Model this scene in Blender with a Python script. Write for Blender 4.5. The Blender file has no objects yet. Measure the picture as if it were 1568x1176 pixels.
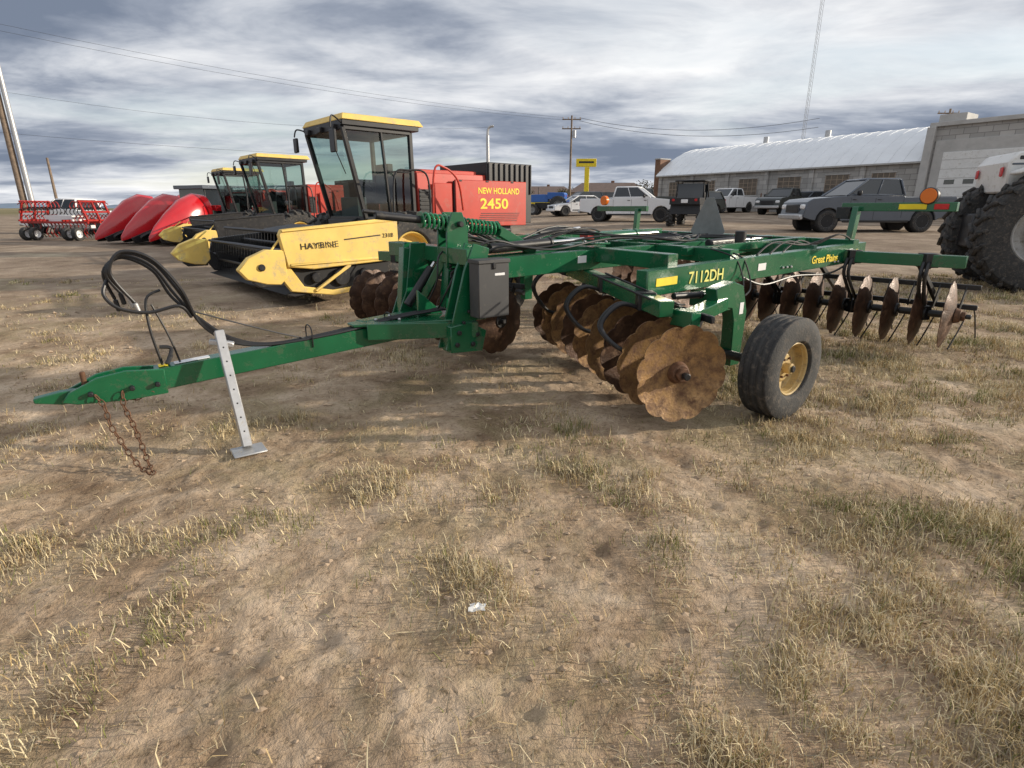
import bpy, bmesh, math, random
import numpy as np
from mathutils import Vector, Matrix, noise
random.seed(7); rng=np.random.default_rng(5)
scene=bpy.context.scene
rad=math.radians

# ------------------------------------------------------------------ materials
MATS={}
def mat(name,col,rough=0.5,metal=0.0,var=0.15,vscale=6.0,dirt=None,dirtamt=0.0,bump=0.0,bscale=40,coat=0.0,spec=0.5):
    if name in MATS: return MATS[name]
    m=bpy.data.materials.new(name); m.use_nodes=True
    nt=m.node_tree; b=nt.nodes["Principled BSDF"]
    b.inputs["Roughness"].default_value=rough; b.inputs["Metallic"].default_value=metal
    b.inputs["Specular IOR Level"].default_value=spec
    if coat: b.inputs["Coat Weight"].default_value=coat; b.inputs["Coat Roughness"].default_value=0.15
    tc=nt.nodes.new("ShaderNodeTexCoord")
    n=nt.nodes.new("ShaderNodeTexNoise"); n.inputs["Scale"].default_value=vscale; n.inputs["Detail"].default_value=3; n.inputs["Roughness"].default_value=.65
    nt.links.new(tc.outputs["Object"],n.inputs["Vector"])
    r=nt.nodes.new("ShaderNodeValToRGB")
    r.color_ramp.elements[0].position=.3; r.color_ramp.elements[1].position=.7
    lo=[max(0,c*(1-var)) for c in col]; hi=[min(1,c*(1+var)) for c in col]
    r.color_ramp.elements[0].color=(*lo,1); r.color_ramp.elements[1].color=(*hi,1)
    nt.links.new(n.outputs["Fac"],r.inputs["Fac"])
    out=r.outputs["Color"]
    if dirt:
        n2=nt.nodes.new("ShaderNodeTexNoise"); n2.inputs["Scale"].default_value=vscale*2.3; n2.inputs["Detail"].default_value=6; n2.inputs["Roughness"].default_value=.75
        nt.links.new(tc.outputs["Object"],n2.inputs["Vector"])
        r2=nt.nodes.new("ShaderNodeValToRGB"); r2.color_ramp.elements[0].position=.62-dirtamt*.35; r2.color_ramp.elements[1].position=.78-dirtamt*.25
        nt.links.new(n2.outputs["Fac"],r2.inputs["Fac"])
        mx=nt.nodes.new("ShaderNodeMix"); mx.data_type='RGBA'
        nt.links.new(r2.outputs["Color"],mx.inputs["Factor"]); nt.links.new(out,mx.inputs["A"]); mx.inputs["B"].default_value=(*dirt,1)
        out=mx.outputs["Result"]
        mr=nt.nodes.new("ShaderNodeMapRange"); mr.inputs["To Min"].default_value=rough; mr.inputs["To Max"].default_value=min(1,rough+.4)
        nt.links.new(r2.outputs["Color"],mr.inputs["Value"]); nt.links.new(mr.outputs["Result"],b.inputs["Roughness"])
        if metal:
            mr2=nt.nodes.new("ShaderNodeMapRange"); mr2.inputs["To Min"].default_value=metal; mr2.inputs["To Max"].default_value=0
            nt.links.new(r2.outputs["Color"],mr2.inputs["Value"]); nt.links.new(mr2.outputs["Result"],b.inputs["Metallic"])
    nt.links.new(out,b.inputs["Base Color"])
    if bump:
        n3=nt.nodes.new("ShaderNodeTexNoise"); n3.inputs["Scale"].default_value=bscale; n3.inputs["Detail"].default_value=2
        nt.links.new(tc.outputs["Object"],n3.inputs["Vector"])
        bp=nt.nodes.new("ShaderNodeBump"); bp.inputs["Strength"].default_value=bump; bp.inputs["Distance"].default_value=.01
        nt.links.new(n3.outputs["Fac"],bp.inputs["Height"]); nt.links.new(bp.outputs["Normal"],b.inputs["Normal"])
    MATS[name]=m; return m
GREEN=mat("green_paint",(.006,.105,.042),.25,0,.18,3,(.075,.085,.05),.18,coat=.5)
BLACK=mat("black_steel",(.015,.015,.017),.42,0,.3,8,(.07,.06,.045),.2)
HOSE=mat("rubber_hose",(.012,.012,.014),.45)
PLAST=mat("grey_plastic",(.05,.05,.052),.5,0,.1,5,(.12,.11,.09),.1)
DISC=mat("worn_disc_steel",(.34,.205,.09),.38,.45,.4,6,(.11,.052,.024),.62,bump=.3,bscale=60)
DISCR=mat("rusty_disc_steel",(.07,.036,.022),.46,.3,.5,7,(.18,.10,.05),.28,bump=.3,bscale=60)
RUST=mat("rusted_chain_steel",(.13,.065,.035),.75,.2,.4,30)
GALV=mat("galvanised_steel",(.5,.5,.5),.4,.6,.12,14,(.3,.28,.25),.15)
SIGNB=mat("sign_back_aluminium",(.22,.23,.23),.5,.3,.15,8)
CHROME=mat("chrome_rod",(.7,.7,.7),.15,1,.05)
TYRE=mat("tyre_rubber",(.034,.034,.034),.8,0,.25,9,(.14,.12,.10),.34,bump=.4,bscale=90)
RIM=mat("tan_rim",(.50,.36,.15),.5,0,.15,8,(.2,.15,.1),.3)
RIMW=mat("dull_grey_rim",(.36,.36,.35),.6,0,.12,4,(.2,.18,.15),.4)
YEL=mat("yellow_paint",(.80,.56,.15),.45,0,.10,2.5,(.46,.37,.22),.28)
YELB=mat("bright_yellow",(.88,.66,.02),.5)
YELF=mat("pale_yellow_vinyl",(.75,.72,.18),.5)
RED=mat("red_paint",(.36,.016,.012),.4,0,.2,2,(.2,.06,.04),.2,coat=.2)
RED2=mat("bright_red_paint",(.50,.008,.014),.2,0,.1,2,coat=.7)
REDO=mat("orange_red_paint",(.50,.045,.026),.38,0,.12,1.5,(.36,.12,.085),.18,coat=.2)
WHITE=mat("white_paint",(.80,.80,.80),.35,0,.04,2,coat=.3)
WHITED=mat("dirty_white_paint",(.72,.72,.70),.45,0,.06,3,(.45,.42,.36),.2)
GLASS=mat("tinted_glass",(.02,.025,.03),.06,0,.2,1,spec=.8)
GREYP=mat("grey_metallic",(.085,.10,.125),.3,.4,.08,2,coat=.5)
DKP=mat("dark_green_black_paint",(.03,.035,.03),.3,.2,.1,2,coat=.4)
BLUE=mat("blue_paint",(.03,.12,.4),.35,0,.1)
ORANGE=mat("amber_lens",(.75,.17,.01),.25,0,.05)
WOOD=mat("weathered_pole_wood",(.20,.15,.11),.85,0,.3,5,bump=.5)
METR=mat("white_metal_roof",(.78,.80,.82),.4,.0,.06,.6)
CONC=mat("concrete_trim",(.46,.45,.43),.85,0,.12,1.5,bump=.2)
BRWN=mat("brown_brick_pier",(.2,.11,.07),.85,0,.25,3)
WINB=mat("dusty_brown_window",(.11,.085,.06),.25,0,.4,1.5)
DARK=mat("dark_void",(.012,.012,.013),.7)
TAIL=mat("tail_lens",(.5,.01,.01),.25)
BEIGE=mat("beige_stucco",(.36,.28,.21),.85,0,.1,1)
ROOFB=mat("brown_shingles",(.14,.10,.085),.9,0,.2,2)

def cmu_mat():
    m=bpy.data.materials.new("grey_block_wall"); m.use_nodes=True; nt=m.node_tree; b=nt.nodes["Principled BSDF"]; b.inputs["Roughness"].default_value=.9
    tc=nt.nodes.new("ShaderNodeTexCoord"); mp=nt.nodes.new("ShaderNodeMapping"); mp.inputs["Rotation"].default_value=(rad(90),0,0)
    nt.links.new(tc.outputs["Object"],mp.inputs["Vector"])
    br=nt.nodes.new("ShaderNodeTexBrick"); br.inputs["Scale"].default_value=1; br.inputs["Brick Width"].default_value=.8; br.inputs["Row Height"].default_value=.4
    br.inputs["Mortar Size"].default_value=.02; br.inputs["Color1"].default_value=(.36,.35,.33,1); br.inputs["Color2"].default_value=(.52,.50,.47,1); br.inputs["Mortar"].default_value=(.25,.24,.23,1)
    nt.links.new(mp.outputs["Vector"],br.inputs["Vector"])
    n=nt.nodes.new("ShaderNodeTexNoise"); n.inputs["Scale"].default_value=.5; n.inputs["Detail"].default_value=5
    nt.links.new(tc.outputs["Object"],n.inputs["Vector"])
    mx=nt.nodes.new("ShaderNodeMix"); mx.data_type='RGBA'; mx.blend_type='MULTIPLY'; mx.inputs["Factor"].default_value=.6
    r=nt.nodes.new("ShaderNodeValToRGB"); r.color_ramp.elements[0].position=.3; r.color_ramp.elements[0].color=(.6,.6,.6,1); r.color_ramp.elements[1].position=.7
    nt.links.new(br.outputs["Color"],mx.inputs["A"]); nt.links.new(n.outputs["Fac"],r.inputs["Fac"]); nt.links.new(r.outputs["Color"],mx.inputs["B"])
    nt.links.new(mx.outputs["Result"],b.inputs["Base Color"]); return m
CMU=cmu_mat()

# ------------------------------------------------------------------ builder
class Obj:
    def __init__(s,name,loc=(0,0,0),heading=0,scale=1):
        s.e=bpy.data.objects.new(name,None); s.e.empty_display_size=.3
        s.e.location=loc; s.e.rotation_euler=(0,0,heading); s.e.scale=(scale,)*3
        scene.collection.objects.link(s.e); s.parts={}; s.off=Vector((0,0,0))
    def bm(s,part,m):
        if part not in s.parts: s.parts[part]=(bmesh.new(),m)
        return s.parts[part][0]
    def add(s,part,m,verts,faces):
        b=s.bm(part,m); vs=[b.verts.new(Vector(v)+s.off) for v in verts]
        for f in faces:
            try: b.faces.new([vs[i] for i in f])
            except ValueError: pass
    def box(s,part,m,c,size,rot=None,taper=None):
        x,y,z=[k/2 for k in size]; M=rot or Matrix.Identity(3)
        tx,ty=taper or (1,1)
        V=[(-x,-y,-z),(x,-y,-z),(x,y,-z),(-x,y,-z),(-x*tx,-y*ty,z),(x*tx,-y*ty,z),(x*tx,y*ty,z),(-x*tx,y*ty,z)]
        s.add(part,m,[Vector(c)+M@Vector(v) for v in V],[(0,3,2,1),(4,5,6,7),(0,1,5,4),(1,2,6,5),(2,3,7,6),(3,0,4,7)])
    def beam(s,part,m,p0,p1,w,h,up=(0,0,1),w1=None,h1=None):
        p0=Vector(p0);p1=Vector(p1);d=(p1-p0).normalized();r=d.cross(Vector(up)).normalized();u=r.cross(d)
        w1=w1 or w;h1=h1 or h
        V=[]
        for p,a,b_ in((p0,w,h),(p1,w1,h1)):
            for i,j in((-1,-1),(1,-1),(1,1),(-1,1)): V.append(p+r*i*a/2+u*j*b_/2)
        s.add(part,m,V,[(0,3,2,1),(4,5,6,7),(0,1,5,4),(1,2,6,5),(2,3,7,6),(3,0,4,7)])
    def cyl(s,part,m,p0,p1,r,r1=None,n=16,caps=True):
        p0=Vector(p0);p1=Vector(p1);d=(p1-p0).normalized()
        a=Vector((0,0,1)) if abs(d.z)<.9 else Vector((1,0,0)); x=d.cross(a).normalized();y=d.cross(x)
        r1=r if r1 is None else r1
        V=[p0+(x*math.cos(t)+y*math.sin(t))*r for t in [2*math.pi*i/n for i in range(n)]]+[p1+(x*math.cos(t)+y*math.sin(t))*r1 for t in [2*math.pi*i/n for i in range(n)]]
        F=[(i,(i+1)%n,n+(i+1)%n,n+i) for i in range(n)]
        if caps: F+= [tuple(range(n-1,-1,-1)),tuple(range(n,2*n))]
        s.add(part,m,V,F)
    def tube(s,part,m,pts,r,n=8,smooth=6,closed=False):
        P=[Vector(p) for p in pts]
        if smooth>1 and len(P)>2:
            Q=[];
            for i in range(len(P)-1):
                a=P[max(i-1,0)];b=P[i];c=P[i+1];d=P[min(i+2,len(P)-1)]
                for k in range(smooth):
                    t=k/smooth; Q.append(.5*((2*b)+(c-a)*t+(2*a-5*b+4*c-d)*t*t+(3*b-a-3*c+d)*t**3))
            Q.append(P[-1]); P=Q
        V=[];F=[];prev=None
        for i,p in enumerate(P):
            d=(P[min(i+1,len(P)-1)]-P[max(i-1,0)]).normalized()
            if prev is None:
                a=Vector((0,0,1)) if abs(d.z)<.9 else Vector((1,0,0)); x=d.cross(a).normalized()
            else:
                x=(prev-d*prev.dot(d)).normalized()
            prev=x;y=d.cross(x)
            V+=[p+(x*math.cos(2*math.pi*k/n)+y*math.sin(2*math.pi*k/n))*r for k in range(n)]
        for i in range(len(P)-1):
            for k in range(n): F.append((i*n+k,i*n+(k+1)%n,(i+1)*n+(k+1)%n,(i+1)*n+k))
        F+= [tuple(range(n-1,-1,-1)),tuple((len(P)-1)*n+k for k in range(n))]
        s.add(part,m,V,F)
    def prism(s,part,m,poly,origin,ax,ay,an,t):
        o=Vector(origin);ax=Vector(ax);ay=Vector(ay);an=Vector(an);n=len(poly)
        V=[o+ax*p[0]+ay*p[1]-an*t/2 for p in poly]+[o+ax*p[0]+ay*p[1]+an*t/2 for p in poly]
        F=[tuple(range(n-1,-1,-1)),tuple(range(n,2*n))]+[(i,(i+1)%n,n+(i+1)%n,n+i) for i in range(n)]
        s.add(part,m,V,F)
    def lathe(s,part,m,prof,c,axis,n=40,mod=None):
        c=Vector(c);d=Vector(axis).normalized();a=Vector((0,0,1)) if abs(d.z)<.9 else Vector((1,0,0)); x=d.cross(a).normalized();y=x.cross(d)
        V=[];F=[];k=len(prof)
        for i in range(n):
            t=2*math.pi*i/n
            for (r,h) in prof:
                rr=r*(mod(t,r) if mod else 1)
                V.append(c+d*h+(x*math.cos(t)+y*math.sin(t))*rr)
        for i in range(n):
            for j in range(k-1): F.append((i*k+j,((i+1)%n)*k+j,((i+1)%n)*k+j+1,i*k+j+1))
        s.add(part,m,V,F)
    def text(s,part,m,txt,size,M,ext=.002,xs=1.0,off=.02):
        cu=bpy.data.curves.new(part,'FONT'); cu.body=txt; cu.size=size; cu.extrude=ext; cu.offset=size*off
        o=bpy.data.objects.new(part,cu); scene.collection.objects.link(o); o.data.materials.append(m); o.parent=s.e
        o.matrix_local=Matrix.Translation(s.off)@M@Matrix.Diagonal((xs,1,1,1))
    def done(s,bevel=.004,smooth=True):
        for part,(b,m) in s.parts.items():
            bmesh.ops.recalc_face_normals(b,faces=b.faces[:])
            me=bpy.data.meshes.new(part); b.to_mesh(me); b.free()
            o=bpy.data.objects.new(part,me); scene.collection.objects.link(o); o.parent=s.e
            me.materials.append(m)
            if smooth:
                me.polygons.foreach_set("use_smooth",[True]*len(me.polygons))
                me.set_sharp_from_angle(angle=rad(35))
            if bevel and len(me.polygons)<6000 and not part.startswith(("glass","text")):
                md=o.modifiers.new("bevel",'BEVEL'); md.width=bevel; md.segments=1; md.limit_method='ANGLE'; md.angle_limit=rad(50); md.harden_normals=False
        s.parts={}
def basis(ax,ay,an,o):
    return Matrix(((ax[0],ay[0],an[0],o[0]),(ax[1],ay[1],an[1],o[1]),(ax[2],ay[2],an[2],o[2]),(0,0,0,1)))

def sst(a,b,x):
    t=min(1,max(0,(x-a)/(b-a))); return t*t*(3-2*t)
def terr(x,y):
    return .025*min(max(0,y-8),55)*sst(-12,8,x)

# ------------------------------------------------------------------ ground
def micro(x,y):
    p=Vector((x,y,0)); near=1 if y<6.5 else .5
    z=.020*noise.noise(p*1.1)+.013*noise.noise(p*4.5)+.009*noise.noise(p*13)*near
    z+=.010*max(0,noise.noise(p*24+Vector((5,5,5))))*near
    q=noise.noise(p*6.5+Vector((31,7,2))); z-=.018*max(0,q-.28)*near*2
    v=x*.45-y*.9; z-=.012*max(0,math.cos((v+1.9)*4.2))**6*max(0,.5+noise.noise(p*.8))*near
    # lugged tyre print across the middle of the yard
    u=(x-.9)*.55+(y-2.6)*.83; w_=(x-.9)*.83-(y-2.6)*.55
    if abs(u)<.16 and abs(w_)<2.6: z-=.012*(1 if math.sin(w_*55+abs(u)*30)>0 else .25)*(1-abs(u)/.16)**.3*max(0,.6+noise.noise(p*1.7))
    return z
def build_ground():
    def axis(lims):
        out=[]
        for a,b,st in lims: out+=list(np.arange(a,b,st))
        return out
    xs=axis([(-3000,-400,260),(-400,-60,34),(-60,-12,3),(-12,-5,.3),(-5,-2.6,.04),(-2.6,3.2,.02),(3.2,6,.04),(6,12,.3),(12,60,3),(60,400,34),(400,3001,260)])
    ys=axis([(-200,-10,20),(-10,.4,1.0),(.4,3.2,.02),(3.2,6,.04),(6,10,.1),(10,30,.8),(30,100,4),(100,400,30),(400,4001,300)])
    nx,ny=len(xs),len(ys); V=np.zeros((nx*ny,3),dtype=np.float32); k=0
    for y in ys:
        for x in xs:
            z=terr(x,y)
            if abs(x)<12 and -2<y<14: z+=micro(x,y)
            V[k]=(x,y,z);k+=1
    idx=np.arange(nx*ny).reshape(ny,nx)
    F=np.stack([idx[:-1,:-1],idx[:-1,1:],idx[1:,1:],idx[1:,:-1]],-1).reshape(-1,4)
    me=bpy.data.meshes.new("ground"); me.from_pydata(V.tolist(),[],F.tolist()); me.polygons.foreach_set("use_smooth",[True]*len(F))
    o=bpy.data.objects.new("ground",me); scene.collection.objects.link(o)
    m=bpy.data.materials.new("dry_dirt_ground"); m.use_nodes=True; nt=m.node_tree; b=nt.nodes["Principled BSDF"]; b.inputs["Roughness"].default_value=.95; b.inputs["Specular IOR Level"].default_value=.15
    N=nt.nodes.new;Lk=nt.links.new
    geo=N("ShaderNodeNewGeometry")
    def nz(scale,det=6,rg=.6,dist=0):
        n=N("ShaderNodeTexNoise");n.inputs["Scale"].default_value=scale;n.inputs["Detail"].default_value=det;n.inputs["Roughness"].default_value=rg;n.inputs["Distortion"].default_value=dist
        Lk(geo.outputs["Position"],n.inputs["Vector"]);return n
    def ramp(src,stops):
        r=N("ShaderNodeValToRGB"); e=r.color_ramp.elements
        e[0].position,e[0].color=stops[0][0],(*stops[0][1],1); e[1].position,e[1].color=stops[-1][0],(*stops[-1][1],1)
        for p,c in stops[1:-1]:
            q=e.new(p);q.color=(*c,1)
        Lk(src,r.inputs["Fac"]);return r.outputs["Color"]
    def mix(f,a,b_,bt='MIX'):
        x=N("ShaderNodeMix");x.data_type='RGBA';x.blend_type=bt
        if isinstance(f,float): x.inputs["Factor"].default_value=f
        else: Lk(f,x.inputs["Factor"])
        Lk(a,x.inputs["A"]); 
        if isinstance(b_,tuple): x.inputs["B"].default_value=(*b_,1)
        else: Lk(b_,x.inputs["B"])
        return x.outputs["Result"]
    base=ramp(nz(1.5,6,.7,.4).outputs["Fac"],[(.34,(.22,.15,.095)),(.45,(.36,.262,.175)),(.55,(.51,.39,.275)),(.66,(.64,.51,.375))])
    fine=ramp(nz(30,5,.8).outputs["Fac"],[(.34,(.32,.29,.25)),(.46,(.92,.90,.88)),(.75,(1.0,1.0,1.0))])
    c1=mix(.8,base,fine,'MULTIPLY')
    gm=ramp(nz(.9,6,.74,.6).outputs["Fac"],[(.48,(0,0,0)),(.63,(1,1,1))])
    gf=ramp(nz(75,3,.8).outputs["Fac"],[(.36,(.12,.092,.04)),(.62,(.46,.375,.21))])
    gmf=N("ShaderNodeMath");gmf.operation='MULTIPLY';gmf.inputs[1].default_value=.6;Lk(gm,gmf.inputs[0])
    c2=mix(gmf.outputs[0],c1,gf)
    sep=N("ShaderNodeSeparateXYZ");Lk(geo.outputs["Position"],sep.inputs[0])
    mr=N("ShaderNodeMapRange");mr.inputs["From Min"].default_value=5;mr.inputs["From Max"].default_value=14;Lk(sep.outputs["Y"],mr.inputs["Value"])
    lot=ramp(nz(.35,6,.7,.5).outputs["Fac"],[(.35,(.14,.105,.08)),(.5,(.23,.18,.14)),(.66,(.44,.36,.28))])
    mf=N("ShaderNodeMath");mf.operation='MULTIPLY';mf.inputs[1].default_value=.75;Lk(mr.outputs[0],mf.inputs[0])
    c3=mix(mf.outputs[0],c2,lot)
    mr2=N("ShaderNodeMapRange");mr2.inputs["From Min"].default_value=90;mr2.inputs["From Max"].default_value=160;Lk(sep.outputs["Y"],mr2.inputs["Value"])
    fld=ramp(nz(.012,3,.6).outputs["Fac"],[(.4,(.16,.14,.07)),(.6,(.30,.25,.14))])
    c4=mix(mr2.outputs[0],c3,fld)
    Lk(c4,b.inputs["Base Color"])
    bp=N("ShaderNodeBump");bp.inputs["Strength"].default_value=1.0;bp.inputs["Distance"].default_value=.034;Lk(nz(10,6,.72,.3).outputs["Fac"],bp.inputs["Height"])
    Lk(bp.outputs["Normal"],b.inputs["Normal"])
    me.materials.append(m)
build_ground()

# ------------------------------------------------------------------ grass
def blades(name,tufts,mats,wk=1.0):
    V=[];F=[];MI=[];k=0
    for (x,y,z,cnt,ln,sp,mi) in tufts:
        a=rng.uniform(0,2*math.pi,cnt); lean=rng.uniform(.15,1.25,cnt)*sp; l=ln*rng.uniform(.4,1.35,cnt); w=rng.uniform(.0007,.0016,cnt)*(1+y*.22)*wk; r0=rng.uniform(0,.05,cnt)*(1+sp*.5)
        ba=rng.uniform(0,2*math.pi,cnt); sw=rng.uniform(-.9,.9,cnt)
        for i in range(cnt):
            ca,sa=math.cos(a[i]),math.sin(a[i]); bx=x+r0[i]*math.cos(ba[i]);by=y+r0[i]*math.sin(ba[i])
            px,py=-sa*w[i],ca*w[i]; L1=l[i]*.5; s1=math.sin(lean[i]*.6);c1=math.cos(lean[i]*.6); s2=math.sin(min(1.6,lean[i]*1.35));c2=math.cos(min(1.6,lean[i]*1.35))
            mx,my,mz=bx+ca*s1*L1,by+sa*s1*L1,z+c1*L1
            c3,s3=math.cos(a[i]+sw[i]),math.sin(a[i]+sw[i])
            tx,ty,tz=mx+c3*s2*L1,my+s3*s2*L1,mz+c2*L1
            V+= [(bx-px,by-py,z-.006),(bx+px,by+py,z-.006),(mx+px*.8,my+py*.8,mz),(mx-px*.8,my-py*.8,mz),(tx,ty,tz)]
            F+= [(k,k+1,k+2,k+3),(k+3,k+2,k+4)]; 
            q=mi if rng.random()>.25 else int(rng.integers(0,len(mats)))
            MI+=[q,q]; k+=5
    me=bpy.data.meshes.new(name); me.from_pydata(V,[],F); me.polygons.foreach_set("material_index",MI)
    for m in mats: me.materials.append(m)
    o=bpy.data.objects.new(name,me); scene.collection.objects.link(o); return o
GM=[mat("straw_pale",(.66,.55,.34),.8,0,.2,20),mat("straw_tan",(.46,.34,.17),.8,0,.2,20),mat("grass_olive",(.19,.19,.055),.8,0,.25,20),mat("straw_grey",(.30,.25,.17),.85,0,.2,20)]
def density(x,y):
    p=Vector((x,y,3.1))
    a=.85*noise.fractal(p*1.25,1,2,4)+.55*noise.noise(p*3.6)
    a+= .50*sst(.1,1.7,x-.2*y+.25) +.10*sst(2.6,1.4,y) - .12 -.10*sst(-.25,-1.2,x)*sst(2.0,1.2,y)-.12*sst(3.4,5,y)*sst(2.5,.5,x)
    return a
tufts=[];tries=0
while len(tufts)<13500 and tries<210000:
    tries+=1
    y=.5+ (rng.random()**1.6)*11.5; x=rng.uniform(-1,1)*(1.1*y+1.0)
    d=density(x,y)
    if d<rng.uniform(-.02,.36): 
        if rng.random()>.03: continue
    g=noise.noise(Vector((x*1.3,y*1.3,9)))
    mi=2 if g>.12 and rng.random()<.5 else (0 if rng.random()<.5 else (1 if rng.random()<.6 else 3))
    big=sst(.1,.8,d)
    ln=.030+.080*big*rng.random()+.012
    tufts.append((x,y,terr(x,y)+micro(x,y),int(7+15*big),ln,rng.uniform(.75,1.4),mi))
blades("dry_grass",tufts,GM)
lit=[]
for i in range(13000):
    y=.5+(rng.random()**1.5)*8; x=rng.uniform(-1,1)*(1.1*y+.8)
    if density(x,y)<-.10 and rng.random()>.15: continue
    lit.append((x,y,terr(x,y)+micro(x,y)+.006,2,rng.uniform(.03,.10),2.2,[0,1,3][int(rng.integers(0,3))]))
blades("straw_litter",lit,GM,1.0)
def clods():
    V=[];F=[];k=0
    base=[(0,0,1),(.9,0,.2),(.3,.85,.25),(-.7,.5,.15),(-.7,-.55,.2),(.3,-.85,.1),(0,0,-.6)]
    fc=[(0,1,2),(0,2,3),(0,3,4),(0,4,5),(0,5,1),(6,2,1),(6,3,2),(6,4,3),(6,5,4),(6,1,5)]
    for i in range(8000):
        y=.5+(rng.random()**1.7)*8; x=rng.uniform(-1,1)*(1.1*y+.8)
        r=.002+.009*rng.random()**5*(1+.3*y)+.0005*y; a=rng.uniform(0,6.28); z=terr(x,y)+micro(x,y)
        for (bx,by,bz) in base:
            j=rng.uniform(.7,1.3); V.append((x+r*j*(bx*math.cos(a)-by*math.sin(a))*1.3,y+r*j*(bx*math.sin(a)+by*math.cos(a)),z+r*bz*j*.7))
        F+=[tuple(q+k for q in f) for f in fc]; k+=7
    me=bpy.data.meshes.new("dirt_clods"); me.from_pydata(V,[],F); me.materials.append(mat("clod_dirt",(.38,.28,.19),.95,0,.45,3)); ob=bpy.data.objects.new("dirt_clods",me); scene.collection.objects.link(ob)
clods()
def litter():
    o=Obj("paper_litter",(-.13,1.745,micro(-.13,1.745)+.012)); random.seed(3)
    g=[[Vector((-.028+.014*i+random.uniform(-.006,.006),-.02+.0125*j+random.uniform(-.005,.005),random.uniform(0,.014))) for i in range(5)] for j in range(4)]
    V=[p for r in g for p in r]; F=[(j*5+i,j*5+i+1,(j+1)*5+i+1,(j+1)*5+i) for j in range(3) for i in range(4)]
    o.add("crumpled_paper",WHITED,V,F); o.done(0,False); random.seed(11)
litter()

# ------------------------------------------------------------------ disc harrow frame of reference
A=rad(36);Lx,Ly=math.cos(A),math.sin(A);O=Vector((-2.64,2.99,0))
def W(s,n,z): return O+Vector((Lx*s+Ly*n,Ly*s-Lx*n,z))
Lv=Vector((Lx,Ly,0));Nv=Vector((Ly,-Lx,0));Z=Vector((0,0,1))

def tyre(o,c,axis,R,w,rim_r,rimmat,part="wheel",grooves=4,lugs=0):
    c=Vector(c);ax=Vector(axis).normalized()
    hw=w/2; prof=[(rim_r,-hw*.72),(rim_r*1.08,-hw*.95),((R+rim_r)/2,-hw*1.05),(R*.93,-hw*.95)]
    if grooves:
        n=grooves; span=hw*.86
        prof.append((R*.985,-span))
        for i in range(n):
            x=-span+2*span*(i+.5+.0)/n
            e=span*.09
            prof+=[(R,x-e*1.6),(R*.965,x-e*.6),(R*.965,x+e*.6),(R,x+e*1.6)]
        prof.append((R*.985,span))
    else: prof+=[(R*.985,-hw*.7),(R*.99,0),(R*.985,hw*.7)]
    prof+=[(R*.93,hw*.95),((R+rim_r)/2,hw*1.05),(rim_r*1.08,hw*.95),(rim_r,hw*.72)]
    o.lathe(part+"_tyre",TYRE,prof,c,ax,56)
    rp=[(rim_r*1.01,-hw*.8),(rim_r*1.02,-hw*.7),(rim_r*.9,-hw*.6),(rim_r*.88,hw*.3),(rim_r*.9,hw*.6),(rim_r*1.02,hw*.7),(rim_r*1.01,hw*.82),(rim_r*.95,hw*.8),(rim_r*.9,hw*.5),(rim_r*.86,hw*.12),(rim_r*.6,hw*.05),(rim_r*.52,hw*.25),(rim_r*.25,hw*.28),(0.001,hw*.28)]
    o.lathe(part+"_rim",rimmat,rp,c,ax,40)
    o.cyl(part+"_hub",rimmat,c+ax*hw*.2,c+ax*hw*.72,rim_r*.2,n=20)
    o.cyl(part+"_hubcap",BLACK,c+ax*hw*.72,c+ax*hw*.85,rim_r*.13,n=16)
    a=Vector((0,0,1)); x=ax.cross(a).normalized();y=x.cross(ax)
    for i in range(6):
        t=2*math.pi*i/6; p=c+(x*math.cos(t)+y*math.sin(t))*rim_r*.38
        o.cyl(part+"_bolts",RUST,p+ax*hw*.25,p+ax*hw*.42,.011,n=6)
    if lugs:
        for i in range(lugs):
            for sgn in(-1,1):
                t=2*math.pi*(i+(.5 if sgn>0 else 0))/lugs
                pts=[]
                for q,(off,dt) in enumerate(((.05,0),(.98,.17))):
                    tt=t+dt; rr=R*(1.0 if q==0 else .985)
                    pts.append(c+ax*sgn*hw*off+(x*math.cos(tt)+y*math.sin(tt))*rr)
                mid=(x*math.cos(t+.08)+y*math.sin(t+.08))
                o.beam(part+"_lugs",TYRE,pts[0],pts[1],.07,.10,up=mid)
                q0=pts[1]; tt=t+.20; q1=c+ax*sgn*hw*1.05+(x*math.cos(tt)+y*math.sin(tt))*R*.87
                o.beam(part+"_lugs",TYRE,q0,q1,.065,.06,up=mid)

def disc(o,part,m,c,axis,R,dish,n=12,scallop=True):
    prof=[(.001,0)]+[(R*t,dish*(t**2)) for t in(.15,.35,.55,.75,.88,1)]
    th=.006
    prof2=prof+[(R*t,dish*(t**2)-th) for t in(1,.75,.4,.001)]
    ph=random.uniform(0,6)
    def mod(t,r):
        if not scallop or r<R*.7: return 1
        k=(r/R-.7)/.3
        return 1-.085*k*(1-abs(math.sin(n*(t+ph)/2))**.55)
    o.lathe(part,m,prof2,c,axis,120,mod)

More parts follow.
